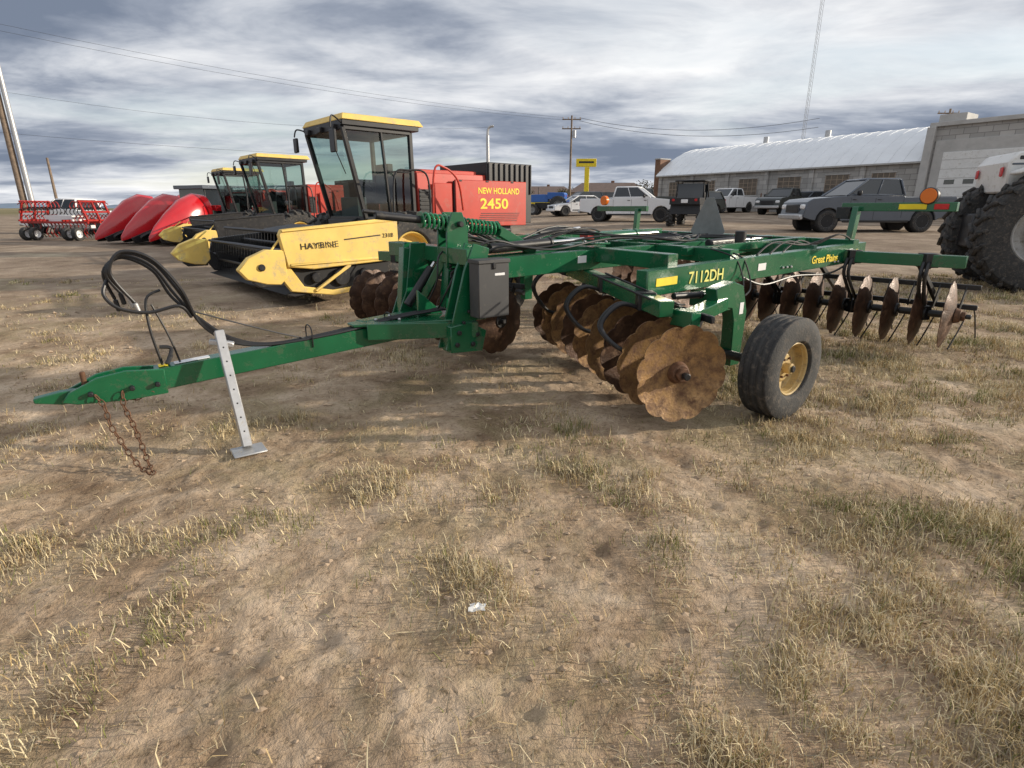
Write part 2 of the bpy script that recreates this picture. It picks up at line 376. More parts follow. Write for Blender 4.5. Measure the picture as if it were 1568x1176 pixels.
def build_harrow():
    o=Obj("disc_harrow")
    o.beam("tongue",GREEN,W(.55,0,.45),W(2.45,0,.575),.12,.135)
    o.beam("tongue",GREEN,W(.22,0,.43),W(.62,0,.455),.10,.11)
    for n in(-.055,.055):
        o.prism("hitch_plates",GREEN,[(-.02,-.03),(.05,-.055),(.28,-.075),(.5,-.07),(.5,.085),(.30,.105),(.16,.085),(.02,.02)],W(.1,n,.43),Lv,Z,Nv,.018)
    o.prism("hitch_tip",GREEN,[(-.14,-.015),(-.02,-.045),(.25,-.05),(.25,.03),(-.02,.03),(-.14,.012)],W(.1,0,.425),Lv,Z,Nv,.06)
    for s in(.22,.42,.55):
        o.cyl("hitch_bolts",BLACK,W(s,-.09,.43),W(s,.10,.43),.016,n=6)
    o.cyl("hitch_pin",RUST,W(.2,.0,.36),W(.2,0,.55),.014)
    rl=Matrix(((Lv.x,Nv.x,0),(Lv.y,Nv.y,0),(0,0,1)))
    tsl=Vector((Lv.x*1.9,Lv.y*1.9,.125)).normalized(); tro=Matrix(((tsl.x,Nv.x,0),(tsl.y,Nv.y,0),(tsl.z,0,1)))
    o.box("top_decals",WHITE,W(.76,0,.5355),(.20,.07,.003),tro); o.box("top_decals_yellow",YELB,W(.60,0,.526),(.05,.07,.003),tro)
    jt,jb=W(.92,.115,.72),W(.94,.39,.03)
    o.beam("jack_stand",GALV,jt,jb,.055,.055,up=Lv)
    o.beam("jack_stand",GALV,W(.86,.11,.66),W(.99,.15,.63),.05,.03)
    o.box("jack_foot",GALV,W(.94,.42,.016),(.19,.16,.012),rl)
    jd=(jb-jt).normalized(); jn=Lv.cross(jd).normalized(); jn=jn if jn.dot(Nv)>0 else -jn
    for t in(.15,.27,.39,.51,.63,.75,.87):
        p=jt.lerp(jb,t); o.cyl("jack_holes",DARK,p+jn*.02,p+jn*.0285,.009,n=10)
    def chain(pts):
        P=[Vector(p) for p in pts]
        tot=0
        for i in range(len(P)-1):
            a,b=P[i],P[i+1]; n=max(1,int((b-a).length/.034))
            for k in range(n):
                c=a.lerp(b,(k+.5)/n); d=(b-a).normalized(); sd=d.cross(Vector((1,.3,.2))).normalized()
                if tot%2: sd=d.cross(sd).normalized()
                ring=[c+d*math.cos(t)*.025+sd*math.sin(t)*.014 for t in [2*math.pi*q/8 for q in range(9)]]
                o.tube("safety_chains",RUST,ring,.0048,n=5,smooth=1); tot+=1
    chain([W(.24,.08,.42),W(.27,.11,.36),W(.28,.17,.25),W(.33,.26,.12),W(.37,.34,.04),W(.41,.46,.025)])
    chain([W(.37,.08,.42),W(.36,.10,.34),W(.39,.17,.22),W(.41,.26,.1),W(.42,.36,.035),W(.43,.48,.025)])
    chain([W(.32,-.02,.36),W(.42,.02,.345),W(.52,.06,.38)])
    o.tube("hose_holder",BLACK,[W(.60,0,.52),W(.57,0,.75),W(.58,-.02,.93),W(.66,-.02,.98)],.008)
    o.tube("hose_holder",BLACK,[W(.70,0,.5),W(.66,0,.70),W(.60,0,.9)],.006)
    o.tube("hose_holder",BLACK,[W(.62,-.03,.52),W(.65,.02,.58),W(.62,.05,.54),W(.66,0,.62),W(.6,0,.64)],.012)
    for i,dd in enumerate((0,.03,-.025,.05)):
        o.tube("hydraulic_hoses",HOSE,[W(.46+dd*1.2,-.02+dd,.98-i*.02),W(.41+dd*.4,dd,1.10),W(.50,dd,1.19+dd*.5),W(.64,dd,1.12+dd),W(.73+dd*.6,dd,.95+dd*.8),W(.84,.0,.78-dd*.4),W(1.0,.03,.64-dd*.4),W(1.25,.02+dd*.5,.575),W(1.7,.01+dd,.60),W(2.2,dd,.66),W(2.55,.05+dd,.69)],.0095,n=8)
        o.cyl("hose_couplers_"+("steel" if i%2 else "black"),GALV if i%2 else BLACK,W(.46+dd*1.2,-.02+dd,.98-i*.02),W(.47+dd*1.3,-.02+dd,.91-i*.02),.013)
    o.tube("hydraulic_hoses",HOSE,[W(.41,0,1.06),W(.38,.04,.98),W(.44,.06,.90),W(.58,.04,.86),W(.74,.02,.88),W(.80,.0,.80)],.010)
    o.tube("light_cable",PLAST,[W(.76,0,.86),W(1.0,.02,.76),W(1.3,.02,.64),W(1.5,.02,.57)],.005)
    for s in(1.5,2.1): o.tube("hose_ties",BLACK,[W(s,-.065,.46+s*.04),W(s,-.065,.58+s*.04),W(s,0,.61+s*.04),W(s,.065,.58+s*.04),W(s,.065,.46+s*.04)],.006,n=5)
    # tongue base / A-plates
    o.prism("tongue_base",GREEN,[(-.55,-.06),(.25,-.34),(.42,-.34),(.42,.34),(.25,.34),(-.55,.06)],W(2.35,0,.632),Lv,Nv,Z,.02)
    o.beam("tongue_base",GREEN,W(1.9,.06,.585),W(2.68,.34,.56),.1,.12)
    o.beam("tongue_base",GREEN,W(1.9,-.06,.585),W(2.68,-.34,.58),.1,.12)
    o.prism("tongue_base",GREEN,[(-.12,-.12),(.16,-.14),(.2,.02),(.05,.1),(-.12,.08)],W(2.55,.30,.52),Lv,Z,Nv,.14)
    for (s,z) in((2.48,.46),(2.62,.45),(2.5,.55),(2.66,.52)): o.cyl("pivot_bolts",BLACK,W(s,.22,z),W(s,.39,z),.020,n=6)
    for (s,n) in((2.0,0),(2.15,.09),(2.15,-.09),(2.6,.2),(2.6,-.2)): o.cyl("base_bolts",GALV,W(s,n,.642),W(s,n,.66),.014,n=6)
    for n in(.22,.34):
        o.prism("a_frame",GREEN,[(-.1,-.08),(.12,-.1),(.26,.50),(.30,.66),(.16,.70),(.07,.5)],W(2.5,n,.5),Lv,Z,Nv,.022)
    for n in(-.42,-.30):
        o.prism("a_frame",GREEN,[(-.2,.05),(.06,.0),(.12,.38),(.10,.68),(-.04,.68),(-.10,.3)],W(2.5,n,.5),Lv,Z,Nv,.022)
    o.beam("a_frame",GREEN,W(2.40,-.36,.58),W(2.46,-.36,1.14),.09,.10,up=Lv)
    o.beam("a_frame",GREEN,W(2.55,.28,.55),W(2.72,.28,1.12),.08,.10,up=Lv)
    o.beam("front_cross_tube",GREEN,W(2.62,-.95,1.10),W(2.66,.34,1.10),.12,.12)
    o.prism("gusset",GREEN,[(0,0),(.22,0),(0,.2)],W(2.35,0,.645),Lv,Z,Nv,.03)
    for n in(-.07,.07):
        o.prism("mast",GREEN,[(-.10,-.2),(.1,-.2),(.10,.1),(.05,.22),(-.04,.22),(-.09,.1)],W(2.68,n,1.2),Lv,Z,Nv,.02)
    o.cyl("mast_pin",BLACK,W(2.70,-.12,1.33),W(2.70,.12,1.33),.022); o.cyl("mast_pin",BLACK,W(2.72,-.12,1.12),W(2.72,.12,1.12),.022)
    for (s,z) in((2.60,.7),(2.64,.85),(2.68,1.0),(2.55,.62)): o.cyl("plate_bolt_heads",BLACK,W(s,.345,z),W(s,.372,z),.015,n=6)
    o.beam("mast",GREEN,W(2.62,0,.68),W(2.67,0,1.1),.1,.1,up=Lv)
    o.beam("mast_brace",GREEN,W(2.45,-.2,.66),W(2.62,-.05,1.05),.06,.06)
    o.tube("grease_hoses",HOSE,[W(2.5,.05,.68),W(2.52,.18,.85),W(2.6,.2,1.0),W(2.75,.15,1.16)],.009,n=6); o.tube("grease_hoses",HOSE,[W(2.45,-.08,.68),W(2.5,.05,.9),W(2.55,.02,1.1),W(2.8,-.1,1.18)],.009,n=6)
    hc0,hc1=W(2.35,-.18,.70),W(2.72,-.16,1.18); o.cyl("tilt_cylinder",BLACK,hc0,hc0.lerp(hc1,.6),.035); o.cyl("tilt_rod",CHROME,hc0.lerp(hc1,.6),hc1,.016)
    o.cyl("spring_rod",BLACK,W(2.15,0,1.39),W(3.25,0,1.27),.016)
    o.cyl("spring_rod",BLACK,W(2.05,0,1.40),W(2.42,0,1.365),.028)
    SG=mat("spring_green",(.012,.20,.075),.3,0,.1,3,coat=.4)
    def spring(s0,s1,z0,z1,turns,R,r):
        pts=[]
        a,b=W(s0,0,z0),W(s1,0,z1); d=(b-a).normalized(); u=d.cross(Nv).normalized()
        for k in range(turns*12+1):
            t=k/(turns*12); pts.append(a.lerp(b,t)+(Nv*math.cos(t*turns*2*math.pi)+u*math.sin(t*turns*2*math.pi))*R)
        o.tube("coil_springs",SG,pts,r,n=7,smooth=1)
    spring(2.42,2.66,1.365,1.335,6,.052,.0115)
    spring(2.80,3.10,1.32,1.285,8,.050,.011)
    for s,z in((2.41,1.366),(2.67,1.335),(2.79,1.322),(3.11,1.285)):
        o.cyl("spring_washers",GREEN,W(s-.006,0,z),W(s+.006,0,z),.062)
    o.cyl("hydraulic_cylinders",BLACK,W(1.98,-.05,1.43),W(2.3,-.05,1.395),.014)
    o.beam("turnbuckle_bracket",GREEN,W(3.12,0,1.27),W(3.5,0,1.08),.06,.08)
    for n in(.30,-.42):
        o.beam("main_rails",GREEN,W(2.62,n,1.0),W(6.75,n,1.07),.10,.165)
    o.beam("main_rails",GREEN,W(2.8,-.06,1.02),W(4.4,-.06,1.06),.09,.10)
    o.box("manual_box",PLAST,W(2.72,.46,.87),(.27,.13,.40),rl)
    o.box("manual_box",PLAST,W(2.72,.46,1.08),(.285,.15,.03),rl)
    o.box("manual_box_label",WHITE,W(2.77,.5262,.985),(.09,.003,.018),rl)
    o.box("manual_box_clip",BLACK,W(2.72,.53,1.05),(.03,.015,.05),rl)
    sl=Vector((Lv.x*3.35,Lv.y*3.35,.08)).normalized()
    ro=Matrix(((sl.x,Nv.x,0),(sl.y,Nv.y,0),(sl.z,0,1)))
    o.beam("side_rail",GREEN,W(3.56,1.2,.925),W(6.95,1.2,1.015),.10,.19)
    o.box("rail_end_cap",GREEN,W(3.553,1.2,.925),(.012,.104,.194),ro)
    o.beam("side_rail",GREEN,W(3.9,-1.9,.96),W(6.95,-1.9,1.03),.10,.19)
    for s,a,b in((3.95,-1.9,1.15),(4.75,-1.9,1.15),(6.72,-1.95,1.25)):
        o.beam("cross_members",GREEN,W(s,a,1.085 if s<5 else 1.10),W(s,b,1.055 if s<5 else 1.08),.12,.12)
    o.beam("cross_members",GREEN,W(5.6,-.42,1.09),W(6.0,1.2,1.06),.1,.1)
    for s in(3.95,4.75):
        for n in(.30,-.42): o.box("weld_plates",GREEN,W(s,n,1.155),(.2,.18,.014),rl)
        for n in(.24,.36): o.cyl("plate_bolts",GALV,W(s+.07,n,1.16),W(s+.07,n,1.18),.013,n=6); o.cyl("plate_bolts",GALV,W(s-.07,n,1.16),W(s-.07,n,1.18),.013,n=6)
    for s in(5.35,5.42,5.49,6.3,6.37): o.cyl("rail_bolts",GALV,W(s,1.25,.94),W(s,1.268,.94),.013,n=6)
    e=1.2+.0535
    def side_text(txt,s,z,size,m,xs=1,n=e,part="text_decal"):
        o.text(part,m,txt,size,basis(sl,Z,Nv,W(s,n,z)),.0012,xs,.012)
    side_text("7112DH",4.02,.895,.128,YELF,1.0)
    side_text("Great Plains",5.86,.945,.10,YELB,1.0)
    o.box("amber_reflectors",YELB,W(3.77,e-.001,.932),(.24,.003,.06),ro)
    o.box("amber_reflectors",YELB,W(6.72,e-.001,1.0),(.10,.003,.09),ro)
    o.box("warning_decals",WHITE,W(5.02,e,.965),(.12,.002,.06),ro)
    o.box("warning_decals",WHITE,W(6.62,e,1.03),(.08,.002,.05),ro)
    o.box("warning_decals",WHITE,W(3.75,.352,1.03),(.10,.002,.06),ro)
    def gang(part,p_out,p_in,cnt,Rr,dish,m,beam_out,beam_in,k_sh=1.0,zc=.41):
        p0=W(*p_out,zc);p1=W(*p_in,zc);ax=(p0-p1).normalized()
        o.beam(part+"_axle",BLACK,p0-ax*.02,p1-ax*.05,.04,.04)
        for i in range(cnt):
            c=p0.lerp(p1,i/(cnt-1)); disc(o,part+"_discs_"+("worn" if (m is DISC and i%3!=2) else "rusty"),DISC if (m is DISC and i%3!=2) else DISCR,c,ax*(1),Rr,dish)
            if i<cnt-1: c2=c-ax*.03; o.cyl(part+"_spools",BLACK,c2,p0.lerp(p1,(i+1)/(cnt-1))+ax*.03,.035,n=14)
            o.cyl(part+"_spools",BLACK,c-ax*.012,c+ax*.02,.07,n=18)
        o.cyl(part+"_end_nut",RUST,p0+ax*.0,p0+ax*.05,.078,.06,n=20)
        o.cyl(part+"_end_nut",RUST,p0+ax*.05,p0+ax*.085,.05,n=6)
        o.cyl(part+"_end_bolt",BLACK,p0+ax*.085,p0+ax*.13,.024,n=12)
        b0=W(*beam_out);b1=W(*beam_in)
        o.beam(part+"_beam",GREEN,b0,b1,.11,.11)
        for t in(.14,.45,.85):
            c=p0.lerp(p1,t); b=b0.lerp(b1,t)
            side=ax.cross(Z).normalized()
            for k in(-.02,.02):
                pts=[b+Z*(-.07)+ax*k, b+side*.20*k_sh+Z*(-.02)+ax*k, b+side*.34*k_sh+Z*(-.17)+ax*k, c+side*.27*k_sh+Z*.10+ax*k, c+side*.08+Z*(.06)+ax*k]
                o.tube(part+"_c_shanks",BLACK,pts,.017,n=6)
            o.box(part+"_bearings",BLACK,c,(.12,.12,.14))
            o.box(part+"_clamps",BLACK,b,(.13,.13,.13))
    gang("front_right_gang",(3.37,1.72),(4.20,-.42),9,.33,.06,DISC,(3.42,1.55,.80),(4.10,-.4,.93))
    gang("front_left_gang",(3.08,-2.6),(3.44,-.42),9,.33,.06,DISCR,(3.2,-2.6,.9),(3.6,-.4,.93),.8)
    gang("rear_right_gang",(7.05,2.12),(6.72,.2),9,.33,-.06,DISCR,(6.75,2.2,.98),(6.35,.2,.99),.35,zc=.45)
    gang("rear_left_gang",(7.2,-2.3),(6.75,-.3),9,.33,-.06,DISCR,(6.85,-2.3,1.0),(6.4,-.3,1.0),.35,zc=.45)
    for (a,b) in (((3.62,1.78,.74),(4.35,-.3,.78)),((7.35,2.2,.70),(6.95,.3,.72)),((3.3,-2.6,.7),(3.7,-.4,.72))):
        o.beam("scraper_bars",BLACK,W(*a),W(*b),.03,.05)
        for i in range(9):
            p=W(*a).lerp(W(*b),(i+.5)/9); o.beam("scrapers",BLACK,p,p+Vector((-Lx*.1,-Ly*.1,-.22)),.05,.012,up=Nv)
    for i in range(9):
        p=W(7.4-.06*i,2.15-.24*i,.50); 
        o.tube("rear_tines",BLACK,[p,p+Lv*.10+Z*(-.05),p+Lv*.20+Z*(-.16),p+Lv*.34+Z*(-.36)],.008,n=6)
        p=W(7.26-.06*i,2.15-.24*i,.40); o.tube("rear_tines",BLACK,[p,p-Lv*.12+Z*(-.12),p-Lv*.3+Z*(-.27)],.008,n=6)
    o.beam("rear_tine_bar",BLACK,W(7.38,2.2,.50),W(7.02,.3,.52),.05,.05)
    for n in(.8,1.8): o.beam("rear_tine_bar",BLACK,W(6.75,n,1.0),W(7.35,n+.05,.54),.04,.05)
    # wheels and arms
    tyre(o,W(4.22,1.96,.365),Nv,.368,.24,.19,RIM,"right_wheel")
    tyre(o,W(4.95,-2.55,.365),-Nv,.368,.24,.19,RIM,"left_wheel")
    for sg,s,n0,n1,n2 in((1,4.22,1.2,1.5,1.96),(-1,4.95,-1.9,-2.1,-2.55)):
        o.prism("wheel_arms",GREEN,[(-.26,.56),(-.22,.42),(-.04,.40),(.0,.30),(.02,-.06),(.14,-.06),(.16,.36),(.08,.56),(-.05,.60)],W(s,n1,.33),Lv,Z,Nv,.10)
        o.beam("wheel_arms",GREEN,W(s-.02,n0,.775),W(s-.02,n1+.04*sg,.775),.15,.12)
        o.cyl("wheel_axles",BLACK,W(s,n1-.05*sg,.365),W(s,n2,.365),.035)
    o.beam("wheel_arms",GREEN,W(3.62,1.60,.735),W(4.1,1.5,.77),.12,.09)
    o.box("wheel_arm_cap",GREEN,W(3.56,1.60,.735),(.10,.18,.11),rl)
    o.box("warning_decals",WHITE,W(4.30,1.5525,.72),(.05,.002,.09),rl)
    def hcyl(a,b,r=.04,col=BLACK):
        a=W(*a);b=W(*b);m=a.lerp(b,.62)
        nm="hydraulic_cylinders" if col is BLACK else "green_cylinders"
        o.cyl(nm,col,a,m,r); o.cyl("hydraulic_rods",CHROME,m,b,r*.45)
        o.cyl(nm,col,m-(b-a).normalized()*.03,m,r*1.2)
    hcyl((2.95,.12,1.14),(4.0,.10,1.18)); hcyl((3.72,1.36,.84),(4.2,1.40,.82),.025)
    hcyl((4.4,-.15,1.18),(5.3,-.15,1.2),.045,GREEN); hcyl((4.9,-1.7,1.15),(5.6,-1.7,1.2),.045,BLACK); hcyl((5.0,.7,1.14),(5.9,.7,1.16),.035)
    o.beam("tool_bar",GREEN,W(4.6,.75,1.08),W(6.6,.75,1.12),.07,.07); o.beam("tool_bar",GREEN,W(3.9,-1.2,1.12),W(6.6,-1.2,1.15),.08,.08)
    for k in range(9):
        n=random.uniform(-.4,.3)
        o.tube("frame_hoses",HOSE,[W(2.6,.1,.9+.03*k),W(2.9,n,1.16+.02*k),W(3.4,n+random.uniform(-.1,.1),1.13),W(4.1,n+random.uniform(-.15,.15),1.20+.01*k),W(4.9,n+random.uniform(-.3,.5),1.16),W(5.8,random.uniform(-.4,.9),1.18)],.010,n=6)
    for k in range(3):
        o.tube("frame_hoses",HOSE,[W(5.0+.2*k,1.2,1.06),W(5.3+.2*k,1.18,1.16),W(5.8+.1*k,1.2,1.12),W(6.4,1.22,1.2),W(6.8,1.2,1.10)],.009,n=6)
    for s in(3.35,3.48): o.tube("frame_hoses",HOSE,[W(s,.9,.98),W(s+.05,1.3,.88),W(s+.1,1.5,.82),W(s+.3,1.42,.78)],.009,n=6)
    for s in(4.62,4.72): o.tube("frame_hoses",HOSE,[W(s,1.0,1.12),W(s+.02,1.22,1.06),W(s+.05,1.29,.93),W(s-.05,1.38,.82),W(s-.2,1.43,.78)],.008,n=6)
    o.tube("frame_hoses",HOSE,[W(4.7,1.28,.90),W(5.0,1.3,.82),W(5.5,1.3,.86),W(6.2,1.28,.84),W(6.6,1.3,.95)],.010)
    # rear light bars
    o.beam("light_bar",GREEN,W(6.95,.95,1.46),W(6.95,1.98,1.46),.06,.085)
    o.box("light_bar_reflector",YELB,W(6.915,1.62,1.462),(.004,.24,.05),rl) 
    o.box("light_bar_tail_lens",TAIL,W(6.915,1.86,1.462),(.006,.12,.05),rl)
    o.beam("light_bar_posts",GREEN,W(6.85,1.12,1.08),W(6.9,1.12,1.46),.09,.06,up=Nv)
    o.cyl("warning_lamp",ORANGE,W(6.90,1.74,1.56),W(6.96,1.74,1.56),.07,n=24)
    o.cyl("warning_lamp_body",BLACK,W(6.96,1.74,1.56),W(7.0,1.74,1.56),.08,.06,n=24)
    o.cyl("warning_lamp_rim",BLACK,W(6.905,1.74,1.56),W(6.96,1.74,1.56),.078,n=24)
    o.cyl("warning_lamp_body",BLACK,W(6.97,1.74,1.50),W(6.97,1.74,1.54),.012)
    o.box("warning_lamp_body",BLACK,W(6.90,1.0,1.40),(.08,.14,.12),rl)
    o.beam("light_bar",GREEN,W(6.95,-2.75,1.44),W(6.95,-1.75,1.44),.06,.075)
    o.beam("light_bar_posts",GREEN,W(6.9,-1.9,1.1),W(6.92,-1.9,1.44),.08,.06,up=Nv)
    o.cyl("warning_lamp",ORANGE,W(6.9,-2.6,1.56),W(6.96,-2.6,1.56),.07,n=24)
    o.prism("slow_vehicle_sign",SIGNB,[(-.19,-.22),(.19,-.22),(.22,-.17),(.05,.18),(-.05,.18),(-.22,-.17)],W(5.9,.04,1.38),Nv,Z,Lv,.004)
    o.beam("slow_vehicle_post",GREEN,W(5.92,.04,1.05),W(5.92,.04,1.5),.04,.04,up=Lv)
    o.cyl("reservoir",BLACK,W(5.2,.9,1.15),W(5.2,.9,1.25),.05)
    o.box("red_stop",RED,W(4.6,-.42,1.17),(.25,.12,.06),rl)
    o.done(.005)
build_harrow()

# ------------------------------------------------------------------ windrowers
def windrower(name,loc,heading,hcol=YEL,label=True,sc=1):
    o=Obj(name,loc,heading,sc)
    o.box("engine_hood",REDO,(-2.05,0,1.62),(2.9,1.62,.98),taper=(1,.94))
    o.box("engine_hood",REDO,(-1.4,0,2.13),(1.5,1.3,.10))
    o.box("body_vents",BLACK,(-.75,.812,1.55),(.28,.01,.5))
    for k in range(6): o.box("body_vents",BLACK,(-.74,.82,1.35+.08*k),(.24,.02,.03))
    o.box("radiator_screen",BLACK,(-2.95,-.05,1.75),(1.3,1.74,1.25))
    for k in range(9): o.box("screen_fins",PLAST,(-2.35-.15*k,.835,2.05),(.04,.04,.62))
    o.box("side_door",REDO,(-2.40,.86,1.54),(1.95,.06,.92)); o.box("side_door",REDO,(-1.15,.84,1.5),(.42,.05,.85))
    o.box("panel_seams",DARK,(-1.40,.86,1.5),(.02,.05,.95)); 
    for k in range(3): o.box("latches",BLACK,(-1.55-.7*k,.895,1.98),(.08,.015,.03))
    o.box("chassis",BLACK,(-1.2,0,.95),(4.2,.9,.25))
    if label:
        tm=basis(Vector((-1,0,0)),Z,Vector((0,1,0)),(-2.0,.893,1.74)); o.text("text_maker",YELB,"NEW HOLLAND",.17,tm,.002,.93)
        tm=basis(Vector((-1,0,0)),Z,Vector((0,1,0)),(-2.05,.893,1.44)); o.text("text_model",YELB,"2450",.29,tm,.002,1.35)
        for k in range(5): o.box("decal_stripes_side",BLACK,(-2.62+.02*k,.893,1.34-.04*k),(1.1,.004,.014))
    for y in(-1.45,1.45):
        tyre(o,(.1,y,.68),(0,1 if y>0 else -1,0),.68,.45,.36,YEL,"drive_wheel",grooves=0,lugs=18)
        tyre(o,(-3.0,y*.8,.42),(0,1 if y>0 else -1,0),.42,.28,.2,YEL,"caster_wheel",grooves=3)
        o.beam("axles",BLACK,(.1,0,.75),(.1,y,.72),.2,.2)
    o.beam("axles",BLACK,(-3,-1.2,.8),(-3,1.2,.8),.15,.15)
    B=[(.52,.74,1.25),(.52,-.74,1.25),(-.52,-.74,1.25),(-.52,.74,1.25)]
    T=[(.86,.76,2.80),(.86,-.76,2.80),(-.50,-.74,2.80),(-.50,.74,2.80)]
    for i in range(4):
        j=(i+1)%4; o.add("glass_panes",MATS["cab_glass_t"],[B[i],B[j],T[j],T[i]],[(0,1,2,3)])
    for i in range(4):
        o.beam("cab_pillars",BLACK,B[i],T[i],.08,.08,up=(1,0,0)); j=(i+1)%4
        o.beam("cab_pillars",BLACK,B[i],B[j],.08,.10); o.beam("cab_pillars",BLACK,T[i],T[j],.08,.10)
    o.beam("cab_pillars",BLACK,(-.0,.75,1.25),(.12,.76,2.80),.05,.05,up=(1,0,0)); o.beam("cab_pillars",BLACK,(-.5,.75,2.1),(.05,.755,2.1),.035,.03)
    o.beam("wiper",BLACK,(.80,.1,2.7),(.66,.35,2.05),.02,.02)
    o.box("cab_roof",BLACK,(.12,0,2.87),(1.55,1.66,.10))
    o.box("cab_roof_top",YEL,(.08,0,2.965),(1.66,1.72,.11),taper=(.93,.92))
    o.box("cab_floor",BLACK,(0,0,1.17),(1.2,1.5,.14))
    o.box("seat",BLACK,(-.15,0,1.6),(.5,.5,.14)); o.box("seat",BLACK,(-.33,0,1.95),(.12,.5,.65)); o.box("console",PLAST,(.0,-.45,1.6),(.6,.25,.7)); o.box("console",PLAST,(.38,0,1.45),(.2,.7,.4))
    o.cyl("steering",BLACK,(.22,0,1.3),(.12,0,1.85),.03); o.cyl("steering",BLACK,(.13,0,1.85),(.11,0,1.88),.19)
    for y in(-.5,0,.5):
        o.box("work_lights",BLACK,(.93,y*1.1,2.80),(.07,.16,.1))
    o.tube("mirror_arms",BLACK,[(.86,.78,2.84),(1.1,.90,2.94),(1.15,.92,2.74)],.014)
    o.box("mirrors",BLACK,(1.12,.92,2.54),(.05,.2,.36))
    o.tube("mirror_arms",BLACK,[(.86,-.78,2.84),(1.0,-.90,2.88),(1.05,-.92,2.74)],.014)
    o.box("mirrors",BLACK,(1.03,-.92,2.6),(.05,.16,.26))
    o.tube("handrails",BLACK,[(-.5,1.3,1.0),(-.5,1.35,1.6),(-.45,1.32,2.05),(-.1,1.30,2.1),(.2,1.3,2.0),(.25,1.3,1.2)],.018)
    o.tube("handrails_red",REDO,[(-.62,1.25,1.1),(-.66,1.28,2.1),(-.9,1.28,2.18),(-1.25,1.22,1.95),(-1.45,1.1,1.4)],.02)
    o.box("platform",BLACK,(-.3,1.1,1.12),(1.2,.7,.05))
    for k in range(3): o.box("ladder",BLACK,(-.95,1.55,.95-.28*k),(.35,.2,.03))
    o.tube("ladder",BLACK,[(-.8,1.55,1.1),(-.8,1.6,.35)],.015); o.tube("ladder",BLACK,[(-1.1,1.55,1.1),(-1.1,1.6,.35)],.015)
    o.off=Vector((-.34,.10,.03))
    for y in(2.2,-1.9):
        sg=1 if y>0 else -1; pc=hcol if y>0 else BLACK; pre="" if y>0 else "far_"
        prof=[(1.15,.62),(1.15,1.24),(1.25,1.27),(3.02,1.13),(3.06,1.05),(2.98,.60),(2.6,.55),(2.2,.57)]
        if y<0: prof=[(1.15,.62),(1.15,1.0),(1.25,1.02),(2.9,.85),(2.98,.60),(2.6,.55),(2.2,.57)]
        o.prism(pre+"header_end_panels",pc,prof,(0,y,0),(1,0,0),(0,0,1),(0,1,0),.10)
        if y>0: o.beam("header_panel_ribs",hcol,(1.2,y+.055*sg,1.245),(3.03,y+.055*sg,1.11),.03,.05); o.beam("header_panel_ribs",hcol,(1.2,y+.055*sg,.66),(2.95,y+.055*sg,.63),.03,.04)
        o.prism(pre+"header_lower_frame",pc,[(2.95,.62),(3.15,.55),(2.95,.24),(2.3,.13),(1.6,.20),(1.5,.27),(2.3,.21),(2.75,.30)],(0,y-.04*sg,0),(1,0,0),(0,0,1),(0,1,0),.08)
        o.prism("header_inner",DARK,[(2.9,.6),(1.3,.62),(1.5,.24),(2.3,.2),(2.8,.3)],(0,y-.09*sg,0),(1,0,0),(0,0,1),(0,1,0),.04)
        for (x,z,r) in((1.75,.42,.09),(2.15,.40,.13),(2.55,.42,.08)): o.cyl("drive_pulleys",BLACK,(x,y-.06*sg,z),(x,y+.02*sg,z),r,n=20)
        o.beam(pre+"drive_guard",pc,(2.0,y+.01*sg,.58),(2.6,y+.01*sg,.22),.04,.05)
        o.prism("divider_nose",YEL,[(3.0,.46),(3.0,.84),(3.25,.86),(3.5,.76),(3.66,.60),(3.55,.46),(3.3,.38),(3.1,.36)],(0,y-.03*sg,0),(1,0,0),(0,0,1),(0,1,0),.14)
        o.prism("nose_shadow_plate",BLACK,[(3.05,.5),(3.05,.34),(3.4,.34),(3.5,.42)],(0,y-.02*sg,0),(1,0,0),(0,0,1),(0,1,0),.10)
        o.cyl("divider_hub",BLACK,(3.35,y+.045*sg,.62),(3.35,y+.07*sg,.62),.05)
        o.beam("divider_rod",YEL,(3.2,y,.82),(3.0,y-.1*sg,1.0),.03,.03)
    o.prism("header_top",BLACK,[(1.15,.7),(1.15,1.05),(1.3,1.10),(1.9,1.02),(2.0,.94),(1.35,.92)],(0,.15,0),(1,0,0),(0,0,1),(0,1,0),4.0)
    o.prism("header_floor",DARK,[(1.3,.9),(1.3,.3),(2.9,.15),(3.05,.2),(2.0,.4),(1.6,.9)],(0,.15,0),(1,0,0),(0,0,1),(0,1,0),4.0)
    o.cyl("reel_tube",BLACK,(2.65,-1.85,.72),(2.65,2.15,.72),.07)
    for a in range(5):
        t=a*2*math.pi/5+.3; x,z=2.65+.33*math.cos(t),.72+.33*math.sin(t)
        o.cyl("reel_bats",BLACK,(x,-1.85,z),(x,2.12,z),.025,n=8)
        for k in range(26): 
            y=-1.8+k*.15; o.cyl("reel_tines",BLACK,(x,y,z),(x+.02,y,z-.2),.006,n=4,caps=False)
    o.cyl("hoses",HOSE,(1.2,.9,1.0),(.7,.5,1.2),.03); o.cyl("hoses",HOSE,(1.3,.6,1.1),(.8,.3,1.25),.025)
    o.beam("lift_arms",BLACK,(.5,.8,.8),(1.5,.8,.6),.12,.16); o.beam("lift_arms",BLACK,(.5,-.8,.8),(1.5,-.8,.6),.12,.16)
